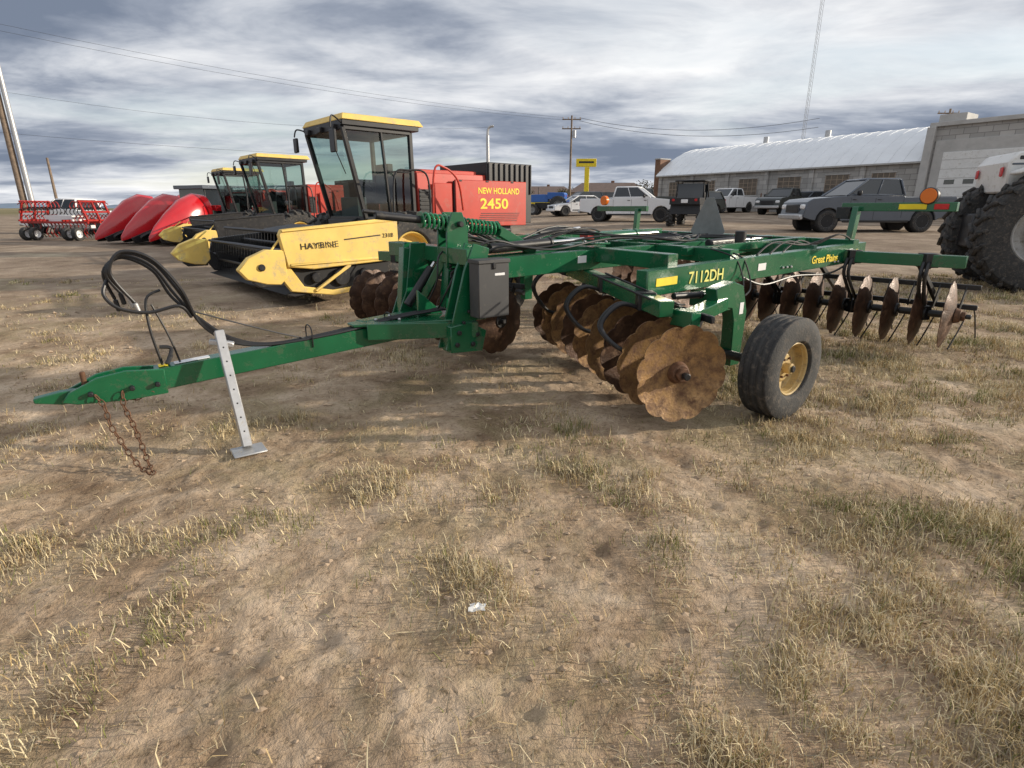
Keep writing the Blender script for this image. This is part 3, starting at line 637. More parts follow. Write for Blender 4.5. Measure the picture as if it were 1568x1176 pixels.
    if label:
        sl=Vector((-1.77,0,.14)).normalized()
        o.text("text_haybine",BLACK,"HAYBINE",.125,basis(sl,Z,Vector((0,1,0)),(2.78,2.254,.84)),.002,1.15,0)
        o.box("decal_stripes",BLACK,(1.78,2.254,.985),(.62,.003,.018),Matrix.Rotation(math.atan(.08),3,'Y'))
        o.text("text_header_no",BLACK,"2318",.09,basis(sl,Z,Vector((0,1,0)),(1.44,2.254,.97)),.002,1.1,0)
    o.off=Vector((0,0,0))
    o.done(.012)
gl=bpy.data.materials.new("cab_glass_t"); gl.use_nodes=True; nt=gl.node_tree
tr=nt.nodes.new("ShaderNodeBsdfTransparent"); tr.inputs["Color"].default_value=(.60,.72,.70,1)
gs=nt.nodes.new("ShaderNodeBsdfGlossy"); gs.inputs["Roughness"].default_value=.03
mxs=nt.nodes.new("ShaderNodeMixShader"); mxs.inputs[0].default_value=.10; nt.links.new(tr.outputs[0],mxs.inputs[1]); nt.links.new(gs.outputs[0],mxs.inputs[2])
nt.links.new(mxs.outputs[0],nt.nodes["Material Output"].inputs["Surface"]); MATS["cab_glass_t"]=gl
hd=math.atan2(-.66,-.75)
windrower("hay_windrower",(-2.80,11.75,0),hd)
windrower("hay_windrower",(-7.5,19.2,0),hd,BLACK,False)
windrower("hay_windrower",(-11.6,25.5,0),hd,BLACK,False)

# ------------------------------------------------------------------ corn heads / combine on left
def corn_header(name,loc,heading,n=2,sp=1.8,sc=1):
    o=Obj(name,loc,heading,sc)
    o.box("header_frame",BLACK,(-.45,0,.95),(.5,n*sp+.9,.9)); o.box("header_deck",BLACK,(.4,0,.5),(1.6,n*sp+.6,.35)); o.box("header_cross",RED2,(-.5,0,1.5),(.3,n*sp+1.0,.25))
    for i in range(n+1):
        y=(i-n/2)*sp
        secs=[(-.45,.22,1.3,1.75),(-.2,.48,1.0,2.05),(.4,.58,.85,2.12),(1.05,.50,.70,1.85),(1.75,.33,.48,1.30),(2.3,.16,.28,.78),(2.6,.04,.18,.38)]
        V=[];F=[];K=11
        for (x,w,zb,zt) in secs:
            for k in range(K):
                t=math.pi*k/(K-1); V.append((x,y+w*math.cos(t),zb+(zt-zb)*math.sin(t)**.8))
        for a in range(len(secs)-1):
            for k in range(K-1): F.append((a*K+k,a*K+k+1,(a+1)*K+k+1,(a+1)*K+k))
            F.append((a*K+K-1,a*K,(a+1)*K,(a+1)*K+K-1))
        F.append(tuple(range(K))); F.append(tuple((len(secs)-1)*K+k for k in range(K)))
        o.add("snouts",RED2,V,F)
        for sg in(-1,1):
            o.prism("snout_trim",BLACK,[(-.1,.98),(1.1,.76),(2.4,.30),(2.3,.10),(1.0,.16),(-.1,.20)],(0,y+sg*.34,0),(1,0,0),(0,0,1),(0,1,0),.10)
            o.tube("gathering_chains",BLACK,[(.1,y+sg*.5,.8),(1.2,y+sg*.5,.62),(2.0,y+sg*.42,.34),(1.9,y+sg*.36,.18)],.07,n=6)
    for i in range(n):
        y=(i+.5-n/2)*sp; o.box("row_units",BLACK,(.8,y,.4),(1.7,.5,.35)); o.cyl("cross_auger",BLACK,(.1,y-.8,.9),(.1,y+.8,.9),.22)
        o.tube("row_guards",BLACK,[(.2,y,.6),(1.3,y+.1,.7),(2.0,y,.3)],.06,n=6)
        for k in range(4): o.cyl("gear_hubs",BLACK,(.3+.45*k,y-.3,.55-.06*k),(.3+.45*k,y+.3,.55-.06*k),.14,n=10)
    o.done(.01)
corn_header("corn_header",(-14.6,25.4,.02),hd+rad(25),2,1.75,.95)
corn_header("corn_header",(-16.8,33.0,.12),hd+rad(25),2,1.75,1.0)
def combine(name,loc,heading):
    o=Obj(name,loc,heading)
    o.box("body",RED2,(-2.0,0,1.75),(3.6,2.4,1.3),taper=(.96,.96)); o.box("grain_tank",GREYP,(-1.6,0,2.65),(2.6,2.3,.5),taper=(1.12,1.1))
    o.box("cab",GLASS,(.5,0,2.1),(1.2,1.9,1.3),taper=(.95,.95)); o.box("cab_roof",GREYP,(.5,0,2.8),(1.5,2.1,.18)); o.box("cab_base",BLACK,(.5,0,1.35),(1.3,2.0,.25))
    for x in(-.05,1.05):
        for y in(-.93,.93): o.beam("cab_pillars",BLACK,(x,y,1.4),(x*.97,y*.96,2.75),.06,.06,up=(1,0,0))
    tyre(o,(.3,1.5,.85),(0,1,0),.85,.5,.42,RED2,"front_wheel",0,18);tyre(o,(.3,-1.5,.85),(0,-1,0),.85,.5,.42,RED2,"front_wheel",0,18)
    tyre(o,(-3.2,1.3,.6),(0,1,0),.6,.35,.3,RED2,"rear_wheel",3);tyre(o,(-3.2,-1.3,.6),(0,-1,0),.6,.35,.3,RED2,"rear_wheel",3)
    o.box("feeder_house",RED2,(1.6,0,1.1),(1.4,1.2,.6),Matrix.Rotation(rad(18),3,'Y'))
    o.tube("auger",GREYP,[(-.2,1.3,2.7),(-4.4,1.5,2.9)],.17,n=12,smooth=1)
    o.box("side_panel_stripe",BLACK,(-2,1.21,1.5),(3.2,.02,.12)); o.box("side_panel_logo",WHITE,(-2,1.2,1.95),(1.5,.02,.2))
    o.done(.02)
combine("combine_harvester",(-15.8,31.0,-.35),hd+rad(25))

# ------------------------------------------------------------------ cultivator far left
def cultivator(name,loc,heading,sc=1):
    o=Obj(name,loc,heading,sc)
    for x in(-.8,0,.8): o.beam("frame",RED,(x,-2.1,.95),(x,2.1,.95),.12,.12)
    for y in(-2,-.7,.7,2): o.beam("frame",RED,(-1,y,1.05),(1,y,1.05),.1,.1)
    for sg in(-1,1):
        for x in(-.8,0,.8): o.beam("folded_wing",RED,(x,2.1*sg,1.0),(x,1.75*sg,2.1),.1,.1,up=(1,0,0))
        o.beam("folded_wing",RED,(-.9,1.8*sg,2.05),(.9,1.8*sg,2.05),.1,.1); o.beam("folded_wing",RED,(-.9,1.95*sg,1.5),(.9,1.95*sg,1.5),.1,.1)
        for k in range(9):
            for q,(yy,zz) in enumerate(((1.3,1.9),(1.0,1.6),(1.45,1.2))):
                x=-.95+.24*k; o.tube("wing_shanks_"+str(q%2),RED if q==0 else BLACK,[(x,1.9*sg,zz),(x+.05,(yy+.2)*sg,zz+.15),(x,yy*sg,zz-.1),(x,(yy+.1)*sg,zz-.25)],.03,n=5,smooth=3)
    for k in range(18):
        y=-2+.235*k
        for x in(-.8,.8): o.tube("shanks_"+str(k%2),RED if k%2 else BLACK,[(x,y,.95),(x+.15,y,.75),(x-.05,y,.45),(x+.1,y,.15)],.028,n=5)
    o.box("tank",WHITE,(0,0,1.15),(1.0,1.7,.35)); o.box("tank",WHITE,(.3,0,.7),(.3,2.6,.18))
    o.cyl("basket",BLACK,(1.1,-2,.4),(1.1,2,.4),.18,n=10)
    for y in(-1.6,-1.0,1.0,1.6): tyre(o,(-1.1,y,.35),(0,1 if y>0 else -1,0),.35,.25,.2,WHITE,"transport_wheel",3)
    o.done(.01)
cultivator("field_cultivator",(-21.3,28.0,0),rad(82),.85)

# ------------------------------------------------------------------ tractors
def tractor(name,loc,heading,col=WHITED,sc=1.0,fy=.95):
    o=Obj(name,loc,heading,sc)  # +x forward, +y left
    tyre(o,(0,-.95,.98),(0,-1,0),.98,.50,.50,RIMW,"rear_wheel",0,24)
    tyre(o,(0,fy,.98),(0,1,0),.98,.50,.50,RIMW,"rear_wheel_far",0,24)
    tyre(o,(2.9,-.8,.6),(0,-1,0),.6,.32,.33,RIMW,"front_wheel",3);tyre(o,(2.9,.8,.6),(0,1,0),.6,.32,.33,RIMW,"front_wheel_far",3)
    o.box("transmission",BLACK,(1.0,0,1.0),(3.6,.55,.6)); o.box("axle",BLACK,(0,0,.98),(.4,1.7,.35)); o.box("axle",BLACK,(2.9,0,.65),(.25,1.5,.2))
    o.box("hood",col,(2.3,0,1.75),(2.1,.8,.8),taper=(.96,.85)); o.box("grille",BLACK,(3.37,0,1.7),(.05,.6,.6))
    o.prism("rear_body",col,[(-.55,1.65),(-.60,2.15),(-.48,2.32),(1.3,2.36),(1.3,1.65)],(0,.0,0),(1,0,0),(0,0,1),(0,1,0),1.3)
    o.box("body_line",GREYP,(.35,-.655,2.12),(1.8,.012,.03)); o.box("body_line",GREYP,(-.1,-.655,1.95),(.02,.012,.34)); o.box("body_vent",BLACK,(-.35,-.655,2.22),(.22,.014,.06))
    o.box("tail_lamp",TAIL,(-.62,-.5,2.0),(.03,.1,.16)); o.box("tail_lamp",TAIL,(-.62,.5,2.0),(.03,.1,.16))
    o.prism("fenders",col,[(-.6,1.98),(-.3,2.10),(.4,2.10),(.9,1.9),(.85,1.85),(.38,2.03),(-.28,2.03),(-.55,1.92)],(0,-.85,0),(1,0,0),(0,0,1),(0,1,0),.3)
    o.tube("exhaust",BLACK,[(2.4,.2,2.0),(2.4,.2,2.9)],.04,smooth=1)
    o.done(.03)
tractor("tractor",(9.28,10.72,.05),rad(-19),WHITED,1.0,.45)
tractor("tractor",(3.9,47.5,terr(3.9,47.5)),rad(160),BLUE,.75)

# ------------------------------------------------------------------ road vehicles
def vehicle(name,loc,heading,paint,kind="pickup",sc=1.0):
    x0,y0=loc; o=Obj(name,(x0,y0,terr(x0,y0)),heading,sc)
    def arc(cx,cz,r): return [(cx+r*math.cos(t),cz+r*math.sin(t)) for t in [math.pi*k/8 for k in range(9)]]
    if kind=="pickup":
        L0,L1,wf,wr,R,hw=-2.95,2.85,1.88,-1.78,.40,.98
        prof=[(L0,.58),(L0,1.24),(L0+.05,1.30),(-.95,1.30),(-.95,1.34),(1.2,1.34),(2.55,1.22),(2.75,1.10),(L1,.55),(L1-.3,.45)]+arc(wf,.42,.47)+[(1.35,.40),(-1.25,.40)]+arc(wr,.42,.47)+[(-2.4,.5)]
        gb,gt=[(-.93,1.33),(1.25,1.33)],[(-.80,1.92),(.45,1.92)]
    elif kind=="suv":
        L0,L1,wf,wr,R,hw=-2.2,2.2,1.35,-1.35,.38,.93
        prof=[(L0,.5),(L0-.02,1.05),(-2.1,1.15),(.9,1.12),(1.9,1.0),(2.15,.85),(L1,.45)]+arc(wf,.4,.44)+[(.85,.35),(-.85,.35)]+arc(wr,.4,.44)
        gb,gt=[(-2.1,1.13),(1.0,1.11)],[(-1.85,1.68),(.2,1.68)]
    else:
        L0,L1,wf,wr,R,hw=-2.3,2.3,1.4,-1.4,.33,.9
        prof=[(L0,.45),(L0,.85),(-2.1,.98),(-1.5,1.0),(.9,.95),(2.0,.8),(2.25,.65),(L1,.35)]+arc(wf,.35,.39)+[(.95,.25),(-.95,.25)]+arc(wr,.35,.39)
        gb,gt=[(-1.7,.97),(1.1,.94)],[(-1.0,1.42),(.3,1.42)]
    o.prism("body",paint,prof,(0,0,0),(1,0,0),(0,0,1),(0,1,0),hw*2)
    b,t=hw*.95,hw*.76
    V=[(gb[0][0],-b,gb[0][1]),(gb[1][0],-b,gb[1][1]),(gb[1][0],b,gb[1][1]),(gb[0][0],b,gb[0][1]),(gt[0][0],-t,gt[0][1]),(gt[1][0],-t,gt[1][1]),(gt[1][0],t,gt[1][1]),(gt[0][0],t,gt[0][1])]
    o.add("glasshouse",GLASS,V,[(0,3,2,1),(4,5,6,7),(0,1,5,4),(1,2,6,5),(2,3,7,6),(3,0,4,7)])
    zt=gt[0][1]; o.box("roof",paint,((gt[0][0]+gt[1][0])/2,0,zt+.02),(gt[1][0]-gt[0][0]+.12,2*t+.08,.08),taper=(.93,.93))
    for sg in(-1,1):
        for a in range(2): o.beam("pillars",paint,(gb[a][0],sg*b,gb[a][1]),(gt[a][0],sg*t,gt[a][1]),.13,.07,up=(1,0,0))
        xm=(gb[0][0]+gb[1][0])/2-.05; xt=(gt[0][0]+gt[1][0])/2+.05
        o.beam("pillars",paint,(xm,sg*b,gb[0][1]),(xt,sg*t,zt),.10,.04,up=(1,0,0))
        o.beam("pillars",paint,(gb[0][0],sg*(b+.01),gb[0][1]+.03),(gb[1][0],sg*(b+.01),gb[1][1]+.03),.05,.07)
        o.box("door_seams",DARK,(xm+.05,sg*(hw+.001),.85),(.015,.004,.8)); o.box("door_seams",DARK,(gb[0][0]+.02,sg*(hw+.001),.88),(.015,.004,.7)); o.box("door_seams",DARK,(gb[1][0]-.15,sg*(hw+.001),.85),(.015,.004,.8))
        o.box("handles",BLACK,(xm-.1,sg*(hw+.012),gb[0][1]-.14),(.16,.025,.035)); o.box("handles",BLACK,(xm+.85,sg*(hw+.012),gb[0][1]-.14),(.16,.025,.035))
        o.box("mirrors",BLACK,(gb[1][0]-.35,sg*(hw+.14),gb[1][1]+.10),(.12,.2,.2))
        o.box("sills",BLACK,((wf+wr)/2,sg*(hw-.01),.40),(wf-wr-1.1,.06,.1))
        for wx in(wf,wr):
            tyre(o,(wx,sg*(hw-.12),R),(0,sg,0),R,.25,R*.62,GALV,"wheel",0)
            o.cyl("wheel_wells",DARK,(wx,sg*(hw-.45),R),(wx,sg*(hw-.02),R),R+.045,n=24)
        o.box("headlights",WHITE,(L1-.06,sg*hw*.78,.93 if kind=="pickup" else .68),(.12,.32,.18))
        o.box("tail_lights",TAIL,(L0-.004,sg*hw*.9,1.02 if kind!="car" else .75),(.03,.15,.3))
    o.box("grille",BLACK,(L1-.035,0,.86 if kind=="pickup" else .6),(.08,hw*1.1,.34 if kind=="pickup" else .2)); o.box("bumpers",GALV if kind=="pickup" else paint,(L1+.03,0,.55 if kind!="car" else .4),(.16,hw*1.9,.2)); o.box("rear_bumper",GALV if kind=="pickup" else paint,(L0-.05,0,.55 if kind!="car" else .4),(.16,hw*1.9,.18))
    if kind=="pickup":
        o.box("bed_opening",DARK,((L0-.95)/2-.0,0,1.305),(1.75,hw*1.7,.012))
        o.box("windshield_base",BLACK,(1.28,0,1.345),(.2,1.6,.02))
    o.done(.04)
vehicle("pickup_truck",(15.7,26.3),rad(180),GREYP,"pickup",1.12)
vehicle("pickup_truck",(7.2,35.5),rad(-22),WHITE,"pickup")
vehicle("pickup_truck",(18.6,51.0),rad(215),WHITE,"pickup")
vehicle("pickup_truck",(21.6,47.0),rad(222),DKP,"pickup")
vehicle("pickup_truck",(-26.0,35.0),rad(175),WHITE,"pickup")
vehicle("parked_car",(24.5,49),rad(200),GREYP,"suv")
vehicle("parked_car",(26.3,52),rad(200),WHITE,"car")
vehicle("parked_car",(5.2,46),rad(195),WHITE,"car")
vehicle("parked_car",(7.0,60),rad(200),GREYP,"suv")
vehicle("parked_car",(2.6,66),rad(20),YELB,"suv")
vehicle("parked_car",(9.6,66),rad(180),DKP,"suv")
vehicle("parked_car",(13.5,44),rad(200),DKP,"suv")
vehicle("pickup_truck",(11.2,52),rad(190),DKP,"pickup")
def utv(name,loc,heading,sc=1):
    o=Obj(name,(loc[0],loc[1],terr(*loc)),heading,sc)
    o.box("body",BLACK,(0,0,.75),(2.6,1.4,.45),taper=(.95,.95)); o.box("hood",BLACK,(1.05,0,1.05),(.8,1.2,.25),taper=(.8,.8)); o.box("bed",BLACK,(-1.0,0,1.1),(.9,1.35,.3))
    for x,x2 in((.6,.3),(-.5,-.5)):
        for y in(-.65,.65): o.beam("roll_cage",BLACK,(x,y,.95),(x2,y*.9,1.95),.06,.06,up=(1,0,0))
    o.box("roof",BLACK,(-.1,0,1.99),(1.3,1.35,.07)); o.box("cab_window",GLASS,(-.52,0,1.5),(.02,1.15,.75)); o.box("cab_window",GLASS,(.42,0,1.5),(.02,1.15,.75))
    o.box("seats",DARK,(-.25,0,1.2),(.4,1.2,.6))
    for x in(-.95,.95):
        for y in(-.68,.68): tyre(o,(x,y,.36),(0,1 if y>0 else -1,0),.36,.28,.19,BLACK,"wheel",0,14)
    for y in(-.5,.5): o.box("tail_lights",TAIL,(-1.46,y,1.15),(.03,.12,.1))
    o.box("rear_plate",WHITE,(-1.46,0,1.1),(.02,.3,.15))
    o.done(.02)
utv("utility_vehicle",(9.3,30.5),rad(60),1.1)

# ------------------------------------------------------------------ workshop building
def building():
    bx,by=15.5,63.0; hdg=math.atan2(-.816,.576); zb=.62
    o=Obj("block_workshop_building",(bx,by,zb),hdg)
    Lb=24.6; D=14; Hh=3.9
    o.box("walls",CMU,(Lb/2,D/2,Hh/2-.5),(Lb,D,Hh+1.0))
    for k in range(7): o.box("pilasters",CMU,(.3+k*(Lb-.6)/6,-.08,Hh/2-.5),(.4,.16,Hh+1))
    o.box("cornice",CONC,(Lb/2,-.12,Hh+.06),(Lb+.2,.5,.12))
    for x,w in((2.3,1.6),(6.3,1.3),(10.5,1.8),(14.4,2.0),(18.4,1.8),(21.8,1.6)):
        o.box("window_glass",WINB,(x,-.012,2.65),(w,.03,1.4)); o.box("window_frames",CONC,(x,-.03,1.88),(w+.2,.09,.12)); o.box("window_frames",CONC,(x,-.03,3.40),(w+.2,.07,.09))
        for q in(-.5,-.25,0,.25,.5): o.box("window_bars",BEIGE,(x+q*w,-.035,2.65),(.05,.03,1.4))
        for q in(2.3,2.65,3.0): o.box("window_bars",BEIGE,(x,-.034,q),(w,.028,.04))
    o.box("door",BRWN,(12.4,-.02,1.05),(1.0,.05,2.1))
    K=14;V=[];F=[];rise=3.0
    for xx in(-.2,Lb+.0):
        for k in range(K+1):
            t=k/K; V.append((xx,-.35+(D+.7)*t,Hh+.13+rise*math.sin(math.pi*t)**.85))
    for k in range(K): F.append((k,k+1,K+1+k+1,K+1+k))
    F.append(tuple(range(K+1)));F.append(tuple(range(K+1,2*K+2)))
    o.add("metal_roof",METR,V,F)
    for j in range(26):
        x=-.1+j*(Lb/25.5)
        o.tube("roof_seams",METR,[(x,-.35+(D+.7)*k/K,Hh+.14+rise*math.sin(math.pi*k/K)**.85) for k in range(0,K//2+1)],.02,n=4,smooth=1)
    o.box("end_pier",BRWN,(-.5,1.0,3.0),(.7,1.6,5.4)); o.box("end_pier_cap",CONC,(-.5,1.0,5.75),(.8,1.75,.12))
    for x in(8,14): o.cyl("roof_vents",GALV,(x,6,Hh+2.4),(x,6,Hh+3.6),.25); 
    G0=Lb; GL=14.0; GH=6.2
    o.box("annexe_walls",CMU,(G0+GL/2,6.5,GH/2-.5),(GL,13.6,GH+1.0))
    o.box("annexe_cornice",CONC,(G0+GL/2,6.5,GH+.14),(GL+.4,14.0,.28)); 
    o.box("annexe_parapet",CONC,(G0+.9,1.0,GH+.55),(1.6,2.0,.5))
    o.box("annexe_corner",CONC,(G0-.02,-.45,GH/2-.5),(.5,.4,GH+1.0))
    o.box("door_surround",CONC,(G0+3.2,-.36,2.6),(5.7,.14,5.4)); o.box("overhead_door",WHITED,(G0+3.3,-.45,2.0),(4.7,.1,5.0))
    for k in range(8): o.box("door_seams",CONC,(G0+3.3,-.506,-.2+.6*k),(4.7,.012,.03))
    for k in range(4): o.box("door_windows",GLASS,(G0+1.65+1.1*k,-.508,2.55),(.6,.012,.3))
    for k in range(2): o.box("annexe_windows",WINB,(G0+9.0+k*3,-.32,3.0),(1.8,.05,1.6))
    o.done(.02)
building()
def house(name,loc,heading,L=9,D=7):
    o=Obj(name,(loc[0],loc[1],terr(*loc)),heading)
    o.box("walls",BEIGE,(0,0,1.4),(L,D,2.8)); 
    V=[(-L/2-.5,-D/2-.5,2.8),(L/2+.5,-D/2-.5,2.8),(L/2+.5,D/2+.5,2.8),(-L/2-.5,D/2+.5,2.8),(-L/2+2.2,0,4.6),(L/2-2.2,0,4.6)]
    o.add("roof",ROOFB,V,[(0,1,5,4),(1,2,5),(2,3,4,5),(3,0,4),(0,3,2,1)])
    for x in(-3,0,3): o.box("windows",GLASS,(x*L/9,-D/2-.01,1.6),(1.2,.04,1.2))
    o.box("door",WHITE,(1.5*L/9,-D/2-.02,1.05),(.95,.05,2.1)); o.box("garage_door",WHITED,(-1.5*L/9,-D/2-.02,1.1),(.6,.05,2.2)); o.box("chimney",BRWN,(1,1,4.3),(.6,.6,1.4))
    o.done(.02)
house("beige_house",(18,112),rad(-5),14,9); house("beige_house",(7,130),0,13,9); house("beige_house",(28,140),rad(10),12,8); house("beige_house",(-60,260),0,16,9)

# ------------------------------------------------------------------ poles, mast, sign, wires
def pole(name,loc,h,r=.16,arms=1,double=False,hd=0):
    o=Obj(name,(loc[0],loc[1],terr(*loc)),hd)
    o.cyl("pole",WOOD,(0,0,-.3),(0,0,h),r,r*.65,n=12)
    for k in range(arms):
        z=h-.4-k*1.0; o.beam("crossarm",WOOD,(-1.1,r,z),(1.1,r,z),.1,.12)
        for x in(-1,-.4,.4,1): o.cyl("insulators",BEIGE,(x,r,z+.05),(x,r,z+.25),.045,n=8)
    if arms: o.cyl("transformer",GALV,(.35,0,h-2.4),(.35,0,h-1.6),.2)
    if double: o.cyl("riser_pole",GALV,(.55,.1,-.3),(.4,.1,h*.9),r*.8,r*.6)
    o.done(.005)
pole("utility_pole",(-37.2,45),18,.24,1,True)
pole("utility_pole",(-47,61),6.3,.16,0)
pole("utility_pole",(7.0,72),10.4,.15,2)
pole("utility_pole",(44,62),9.6,.15,1)
o=Obj("street_lamp",(-2.0,50,terr(-2,50))); o.cyl("post",GALV,(0,0,0),(0,0,6.6),.16,.13); o.tube("curved_arm",GALV,[(0,0,6.5),(.03,0,7.0),(.2,0,7.25),(.5,0,7.3)],.1); o.done()
o=Obj("yellow_shop_sign",(7.5,60,terr(7.5,60))); o.box("sign_board",YELB,(-.1,0,4.45),(2.0,.25,.75)); o.box("sign_text_panel",BLACK,(-.1,-.128,4.5),(1.5,.01,.18)); o.box("sign_pillar",YELB,(0,0,2),(.45,.3,4.1)); o.done(.02)
o=Obj("radio_mast",(71.6,150,0))
for k in range(3):
    a=2*math.pi*k/3; o.cyl("legs",GALV,(.42*math.cos(a),.42*math.sin(a),0),(.42*math.cos(a),.42*math.sin(a),85),.035,n=5)
for j in range(85):
    for k in range(3):
        a=2*math.pi*k/3;b=2*math.pi*(k+1)/3
        o.cyl("lattice",GALV,(.42*math.cos(a),.42*math.sin(a),j),(.42*math.cos(b),.42*math.sin(b),j+1),.02,n=4,caps=False)
o.done(0)
o=Obj("overhead_wires")
def wire(a,b,sag,r=.02):
    a=Vector(a);b=Vector(b); o.tube("wires",PLAST,[a.lerp(b,t/14)-Z*sag*4*(t/14)*(1-t/14) for t in range(15)],r,n=4,smooth=1)
for dz in(0,.5): wire((-46,44,15.2+dz),(6.0,72,11.3+dz*.5),1.0,.010)
wire((-37,45,9.5),(-2,60,9.0),1,.008)
for dz in(0,.8): wire((7.9,72,11.2+dz*.4),(30,60,9+dz),1.2,.02)
wire((-60,50,9),(-20,80,8),.5,.012)
o.done(0)

def hills():
    V=[];F=[];n=120
    for i in range(n+1):
        x=-3800+7600*i/n
        h=10+30*max(0,noise.fractal(Vector((x*.0011,2.2,0)),1,2,5)+.2)
        V+=[(x,2900,-5),(x,3100,h)]
    for i in range(n): F.append((2*i,2*i+2,2*i+3,2*i+1))
    me=bpy.data.meshes.new("distant_hills");me.from_pydata(V,[],F);me.materials.append(mat("hazy_hills",(.18,.24,.32),.95,0,.15,.004));ob=bpy.data.objects.new("distant_hills",me);scene.collection.objects.link(ob)
hills()
def tree(name,loc,h,leafm):
    o=Obj(name,(loc[0],loc[1],terr(*loc)))
    def br(p,d,l,r,dep):
        q=p+d*l; o.cyl("limbs",WOOD,p,q,r,r*.65,n=5,caps=False)
        if dep==0:
            for _ in range(7):
                c=q+Vector([random.gauss(0,.35) for _ in range(3)]); s=.12
                a=Vector([random.gauss(0,1) for _ in range(3)]).normalized()*s;b=Vector([random.gauss(0,1) for _ in range(3)]).normalized()*s
                o.add("foliage",leafm,[c-a,c+b,c+a,c-b],[(0,1,2,3)])
            return
        for _ in range(3):
            nd=(d+Vector([random.gauss(0,.5),random.gauss(0,.5),random.gauss(0,.25)])).normalized(); br(q,nd,l*.72,r*.6,dep-1)
    br(Vector((0,0,0)),Z,h*.3,.16,4); o.done(0)
LF=mat("winter_foliage",(.08,.075,.04),.9,0,.3,1)
for k,(x,y) in enumerate(((9,105),(12,118),(22,100),(25,120),(3,110),(30,135),(1.5,95))): tree("bare_tree",(x,y),3.2+.8*(k%3),LF)

# ------------------------------------------------------------------ light, sky, camera
sun_dir=Vector((.97,.05,math.tan(rad(16.5))*.973)).normalized()
sd=bpy.data.lights.new("sun",'SUN'); sd.energy=5.0; sd.angle=rad(1.2); sd.color=(1,.89,.73)
so=bpy.data.objects.new("sun",sd); so.rotation_euler=sun_dir.to_track_quat('Z','Y').to_euler(); scene.collection.objects.link(so)
w=bpy.data.worlds.new("World"); scene.world=w; w.use_nodes=True; nt=w.node_tree; nt.nodes.clear(); N=nt.nodes.new; Lk=nt.links.new
out=N("ShaderNodeOutputWorld"); sky=N("ShaderNodeTexSky"); sky.sky_type='NISHITA'; sky.sun_disc=False; sky.sun_elevation=rad(16.5); sky.sun_rotation=math.atan2(sun_dir.x,sun_dir.y)
bg1=N("ShaderNodeBackground"); bg1.inputs["Strength"].default_value=.13; Lk(sky.outputs[0],bg1.inputs["Color"])
tc=N("ShaderNodeTexCoord"); sp=N("ShaderNodeSeparateXYZ"); Lk(tc.outputs["Generated"],sp.inputs[0])
def math_(op,a,b=None,clamp=False):
    m=N("ShaderNodeMath");m.operation=op;m.use_clamp=clamp
    for i,v in enumerate((a,b)):
        if v is None: continue
        if isinstance(v,(int,float)): m.inputs[i].default_value=v
        else: Lk(v,m.inputs[i])
    return m.outputs[0]
zc=math_('ADD',math_('MAXIMUM',sp.outputs["Z"],0.0),.11)
px=math_('DIVIDE',sp.outputs["X"],zc); py=math_('DIVIDE',sp.outputs["Y"],zc)
cb=N("ShaderNodeCombineXYZ"); Lk(px,cb.inputs[0]); Lk(py,cb.inputs[1])
def nz(scale,det,rg,dist,off,sx=1,sy=1,rot=-12):
    mp=N("ShaderNodeMapping"); mp.inputs["Location"].default_value=off; mp.inputs["Scale"].default_value=(sx,sy,1); mp.inputs["Rotation"].default_value=(0,0,rad(rot)); Lk(cb.outputs[0],mp.inputs["Vector"])
    n=N("ShaderNodeTexNoise"); n.inputs["Scale"].default_value=scale;n.inputs["Detail"].default_value=det;n.inputs["Roughness"].default_value=rg;n.inputs["Distortion"].default_value=dist;Lk(mp.outputs[0],n.inputs["Vector"]);return n.outputs["Fac"]
n1=nz(.42,6,.54,.25,(3.1,1.4,0),.8,1.0,-20); n2=nz(1.4,6,.60,.3,(7,2,0),.75,1.1,15)
mixv=math_('ADD',math_('MULTIPLY',n1,.66),math_('MULTIPLY',n2,.34))
mixv=math_('ADD',math_('MULTIPLY',math_('SUBTRACT',mixv,.5),2.2),.5)
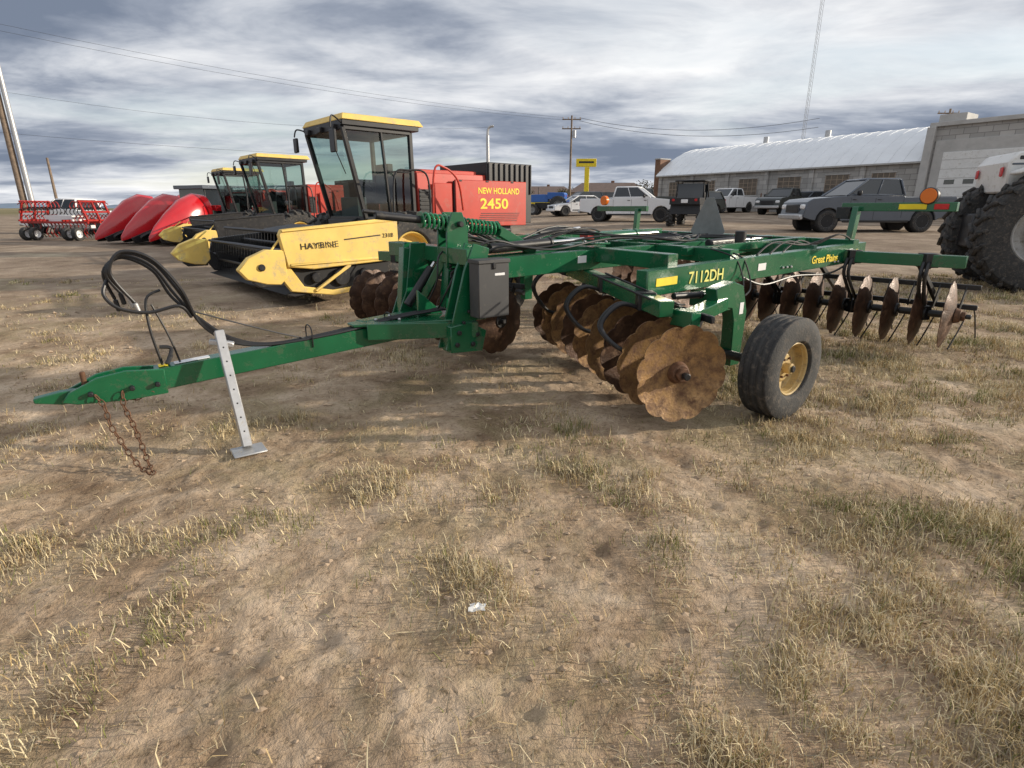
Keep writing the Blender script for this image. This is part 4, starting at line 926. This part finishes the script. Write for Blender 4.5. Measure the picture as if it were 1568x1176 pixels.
er=N("ShaderNodeValToRGB"); ee=er.color_ramp.elements; ee[0].position=0; ee[0].color=(.68,)*3+(1,); ee[1].position=1; ee[1].color=(.57,)*3+(1,)
for p,c in((.03,.64),(.065,.44),(.13,.44),(.20,.54),(.30,.51),(.5,.56)): q=ee.new(p); q.color=(c,c,c,1)
Lk(sp.outputs["Z"],er.inputs["Fac"])
mixv=math_('ADD',mixv,math_('MULTIPLY',math_('SUBTRACT',er.outputs["Color"],.5),.95))
r=N("ShaderNodeValToRGB"); e=r.color_ramp.elements
e[0].position=.28; e[0].color=(.19,.23,.31,1); e[1].position=.74; e[1].color=(1.0,1.0,1.0,1)
for p,c in((.39,(.31,.35,.43)),(.48,(.50,.535,.60)),(.58,(.71,.73,.77))): q=e.new(p); q.color=(*c,1)
Lk(mixv,r.inputs["Fac"])
bg2=N("ShaderNodeBackground"); bg2.inputs["Strength"].default_value=1.05; Lk(r.outputs["Color"],bg2.inputs["Color"])
lf=N("ShaderNodeMapRange"); lf.inputs["From Min"].default_value=-.7; lf.inputs["From Max"].default_value=.1; lf.inputs["To Min"].default_value=.05; lf.inputs["To Max"].default_value=0; Lk(sp.outputs["X"],lf.inputs["Value"])
cov=N("ShaderNodeMapRange"); cov.inputs["From Min"].default_value=.55; cov.inputs["From Max"].default_value=.66; cov.inputs["To Min"].default_value=1; cov.inputs["To Max"].default_value=.5; Lk(math_('ADD',n1,lf.outputs[0]),cov.inputs["Value"])
ms=N("ShaderNodeMixShader"); Lk(cov.outputs[0],ms.inputs[0]); Lk(bg1.outputs[0],ms.inputs[1]); Lk(bg2.outputs[0],ms.inputs[2]); Lk(ms.outputs[0],out.inputs[0])

cam=bpy.data.cameras.new("Camera"); co=bpy.data.objects.new("Camera",cam); scene.collection.objects.link(co)
co.location=(0,0,1.45); co.rotation_euler=(rad(90-17.4),0,0); cam.sensor_width=36; cam.lens=36*860/1568; cam.clip_end=8000; cam.clip_start=.05
scene.camera=co
scene.view_settings.view_transform='Standard'; scene.view_settings.look='None'; scene.view_settings.exposure=0
